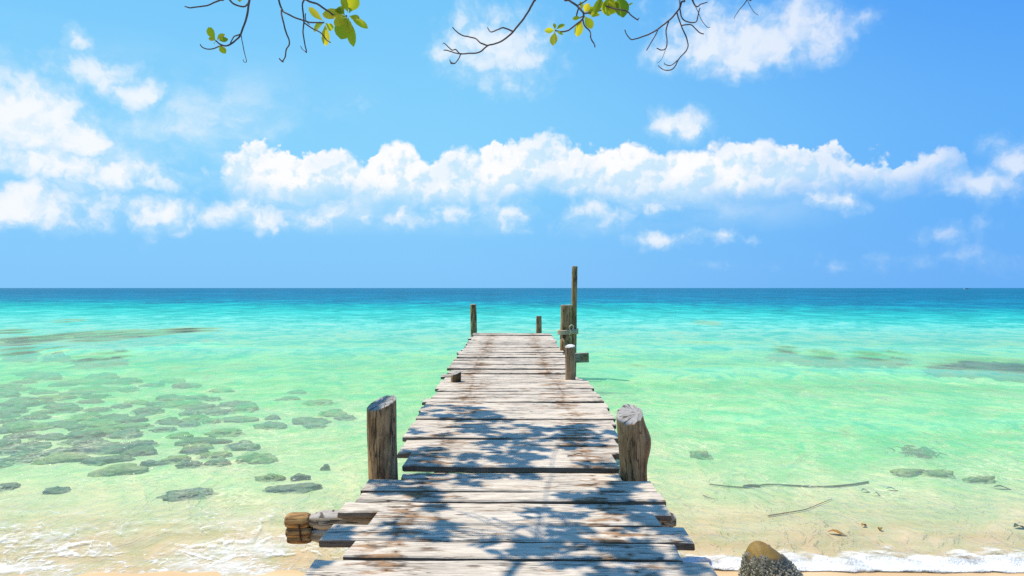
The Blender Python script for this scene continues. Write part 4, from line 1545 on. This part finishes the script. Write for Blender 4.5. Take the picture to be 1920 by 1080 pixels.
bough(*Hz, 4.2, [([(1080, -60), (1095, 0), (1120, 50), (1150, 68), (1190, 40), (1255, 22)], 2.8, 2.0), ([(1122, 50), (1170, 160), (1250, 285), (1290, 297)], 1.3, 1.1)], None, 10)
bough(*Hz, 4.0, [([(1700, -60), (1690, 0), (1620, 90), (1550, 205)], 1.8, 0.9), ([(1690, 0), (1750, 100), (1780, 140), (1815, 165)], 1.2, 0.9)], None, 11)

# crown overhead: rosettes of leaves whose shade dapples the near boards
rg = random.Random(31)
bm = bmesh.new()
lay = bm.verts.layers.float.new('tone')
bmt = bmesh.new()
slope = Vector((SUN.x / SUN.z, SUN.y / SUN.z, 0))
count = 0
tries = 0
joints = []
while count < 370 and tries < 12000:
    tries += 1
    tx, ty = rg.uniform(-1.2, 0.85), rg.uniform(2.2, 8.0)
    dens = 0.50 + 1.7 * fbm(tx * 1.7, ty * 1.4, 4.4, 3)
    far = sstep(ty, 6.3, 7.0)
    dens = dens * (1 - far) + far * (0.85 if (tx < -0.15 - 0.45 * (ty - 6.6) + 0.25) and ty < 7.7 else 0.0)
    if abs(tx) > 1.3:
        dens *= 0.5
    if rg.random() > dens:
        continue
    h_ = rg.uniform(3.1, 4.5)
    need = (1.2 + 0.44 * ty) / (1 - 0.44 * slope.y)
    h_ = max(h_, need + rg.uniform(0.1, 0.5))
    c0 = Vector((tx, ty, DECK)) + Vector((slope.x, slope.y, 1)) * h_
    axis = Vector((rg.gauss(0, 0.45), rg.gauss(0, 0.45), 1)).normalized()
    a1 = axis.orthogonal().normalized()
    a2 = axis.cross(a1)
    nl = rg.randint(6, 10)
    ph = rg.uniform(0, 6)
    for k in range(nl):
        a = ph + k * 2.4
        el_ = rg.uniform(-0.15, 0.6)
        dv = (a1 * math.cos(a) + a2 * math.sin(a)) * math.cos(el_) + axis * math.sin(el_)
        L = rg.uniform(0.075, 0.125)
        add_leaf(bm, lay, c0 - TB, c0 + dv * L - TB, L * rg.uniform(0.48, 0.6), axis, rg.uniform(0.15, 0.8), 0.1)
    lp = min(limb_pts + joints, key=lambda q: (q - c0).length)
    joints.append(c0)
    mid = lp.lerp(c0, 0.55) + Vector((rg.uniform(-0.08, 0.08), rg.uniform(-0.08, 0.08), 0.06))
    tube(bmt, [q - TB for q in smooth_path([lp, mid, c0], 4)], 0.006, 0.004, 5)
    count += 1
mesh_obj('crown', bm, m_leaf, parent=tree)
mesh_obj('crown_twigs', bmt, m_bark, parent=tree)

# ------------------------------------------------------------------ bits lying on the boards
def deck_twig(pts, label, r=0.0035):
    bm = bmesh.new()
    p3 = []
    for a, b, dz in pts:
        yy = yd(b)
        p3.append(Vector(((a - 960) / F * yy, yy, DECK + 0.010 + dz)))
    org = p3[0].copy()
    tube(bm, smooth_path([q - org for q in p3], 4), r, r * 0.6, 6)
    return tag(mesh_obj('twig', bm, m_bark, loc=org), label, 'twig')


deck_twig([(1064, 858, 0), (1075, 857, 0.006), (1085, 855, 0.008), (1092, 853.5, 0.0)], 'small dry twig lying on the shaded boards by the right stout post')
deck_twig([(1136, 948, 0), (1140, 950, 0.004), (1146, 951.5, 0.0)], 'short dark twig lying on the boards at the near right', 0.0025)

# ------------------------------------------------------------------ far boat
m_white, nt = new_mat('boat_paint')
nb_ = nt.noise(nt.new('ShaderNodeTexCoord').outputs['Object'], 1.5, 3)
finish(nt, principled(nt, nt.mix(nb_, (0.50, 0.52, 0.55), (0.66, 0.68, 0.70)), 0.5))
m_dk, nt = new_mat('boat_windows')
finish(nt, principled(nt, (0.05, 0.08, 0.12), 0.3))
boat = empty('boat', ((1813 - 960) / F * 1225, 1225, 0))
tag(boat, 'tiny pale motor boat on the horizon at far right', 'boat')
bm = bmesh.new()
rings = []
for i in range(9):
    f = i / 8
    x = -4.7 + 9.4 * f
    w = 1.5 * (1 - max(0, (f - 0.55) / 0.45) ** 2)
    dz = 0.5 * max(0, f - 0.5) ** 1.2
    rings.append([bm.verts.new(q) for q in ((x, -w, 0.9 + dz), (x, -w * 0.8, -0.2), (x, w * 0.8, -0.2), (x, w, 0.9 + dz))])
for a, b in zip(rings, rings[1:]):
    for k in range(4):
        bm.faces.new((a[k], a[(k + 1) % 4], b[(k + 1) % 4], b[k]))
bm.faces.new(rings[0])
bmesh.ops.recalc_face_normals(bm, faces=bm.faces)
mesh_obj('hull', bm, m_white, parent=boat, smooth=False)


def simple_box(name, lo, hi, mat, parent):
    bm = bmesh.new()
    bmesh.ops.create_cube(bm, size=1)
    bmesh.ops.scale(bm, vec=Vector(hi) - Vector(lo), verts=bm.verts)
    bmesh.ops.translate(bm, vec=(Vector(lo) + Vector(hi)) / 2, verts=bm.verts)
    bmesh.ops.bevel(bm, geom=bm.edges[:], offset=0.06, segments=2, affect='EDGES')
    return mesh_obj(name, bm, mat, parent=parent, smooth=False)


simple_box('cabin', (-2.4, -1.1, 0.95), (1.4, 1.1, 1.55), m_dk, boat)
simple_box('cabin_roof', (-3.0, -1.25, 1.57), (1.8, 1.25, 1.72), m_white, boat)
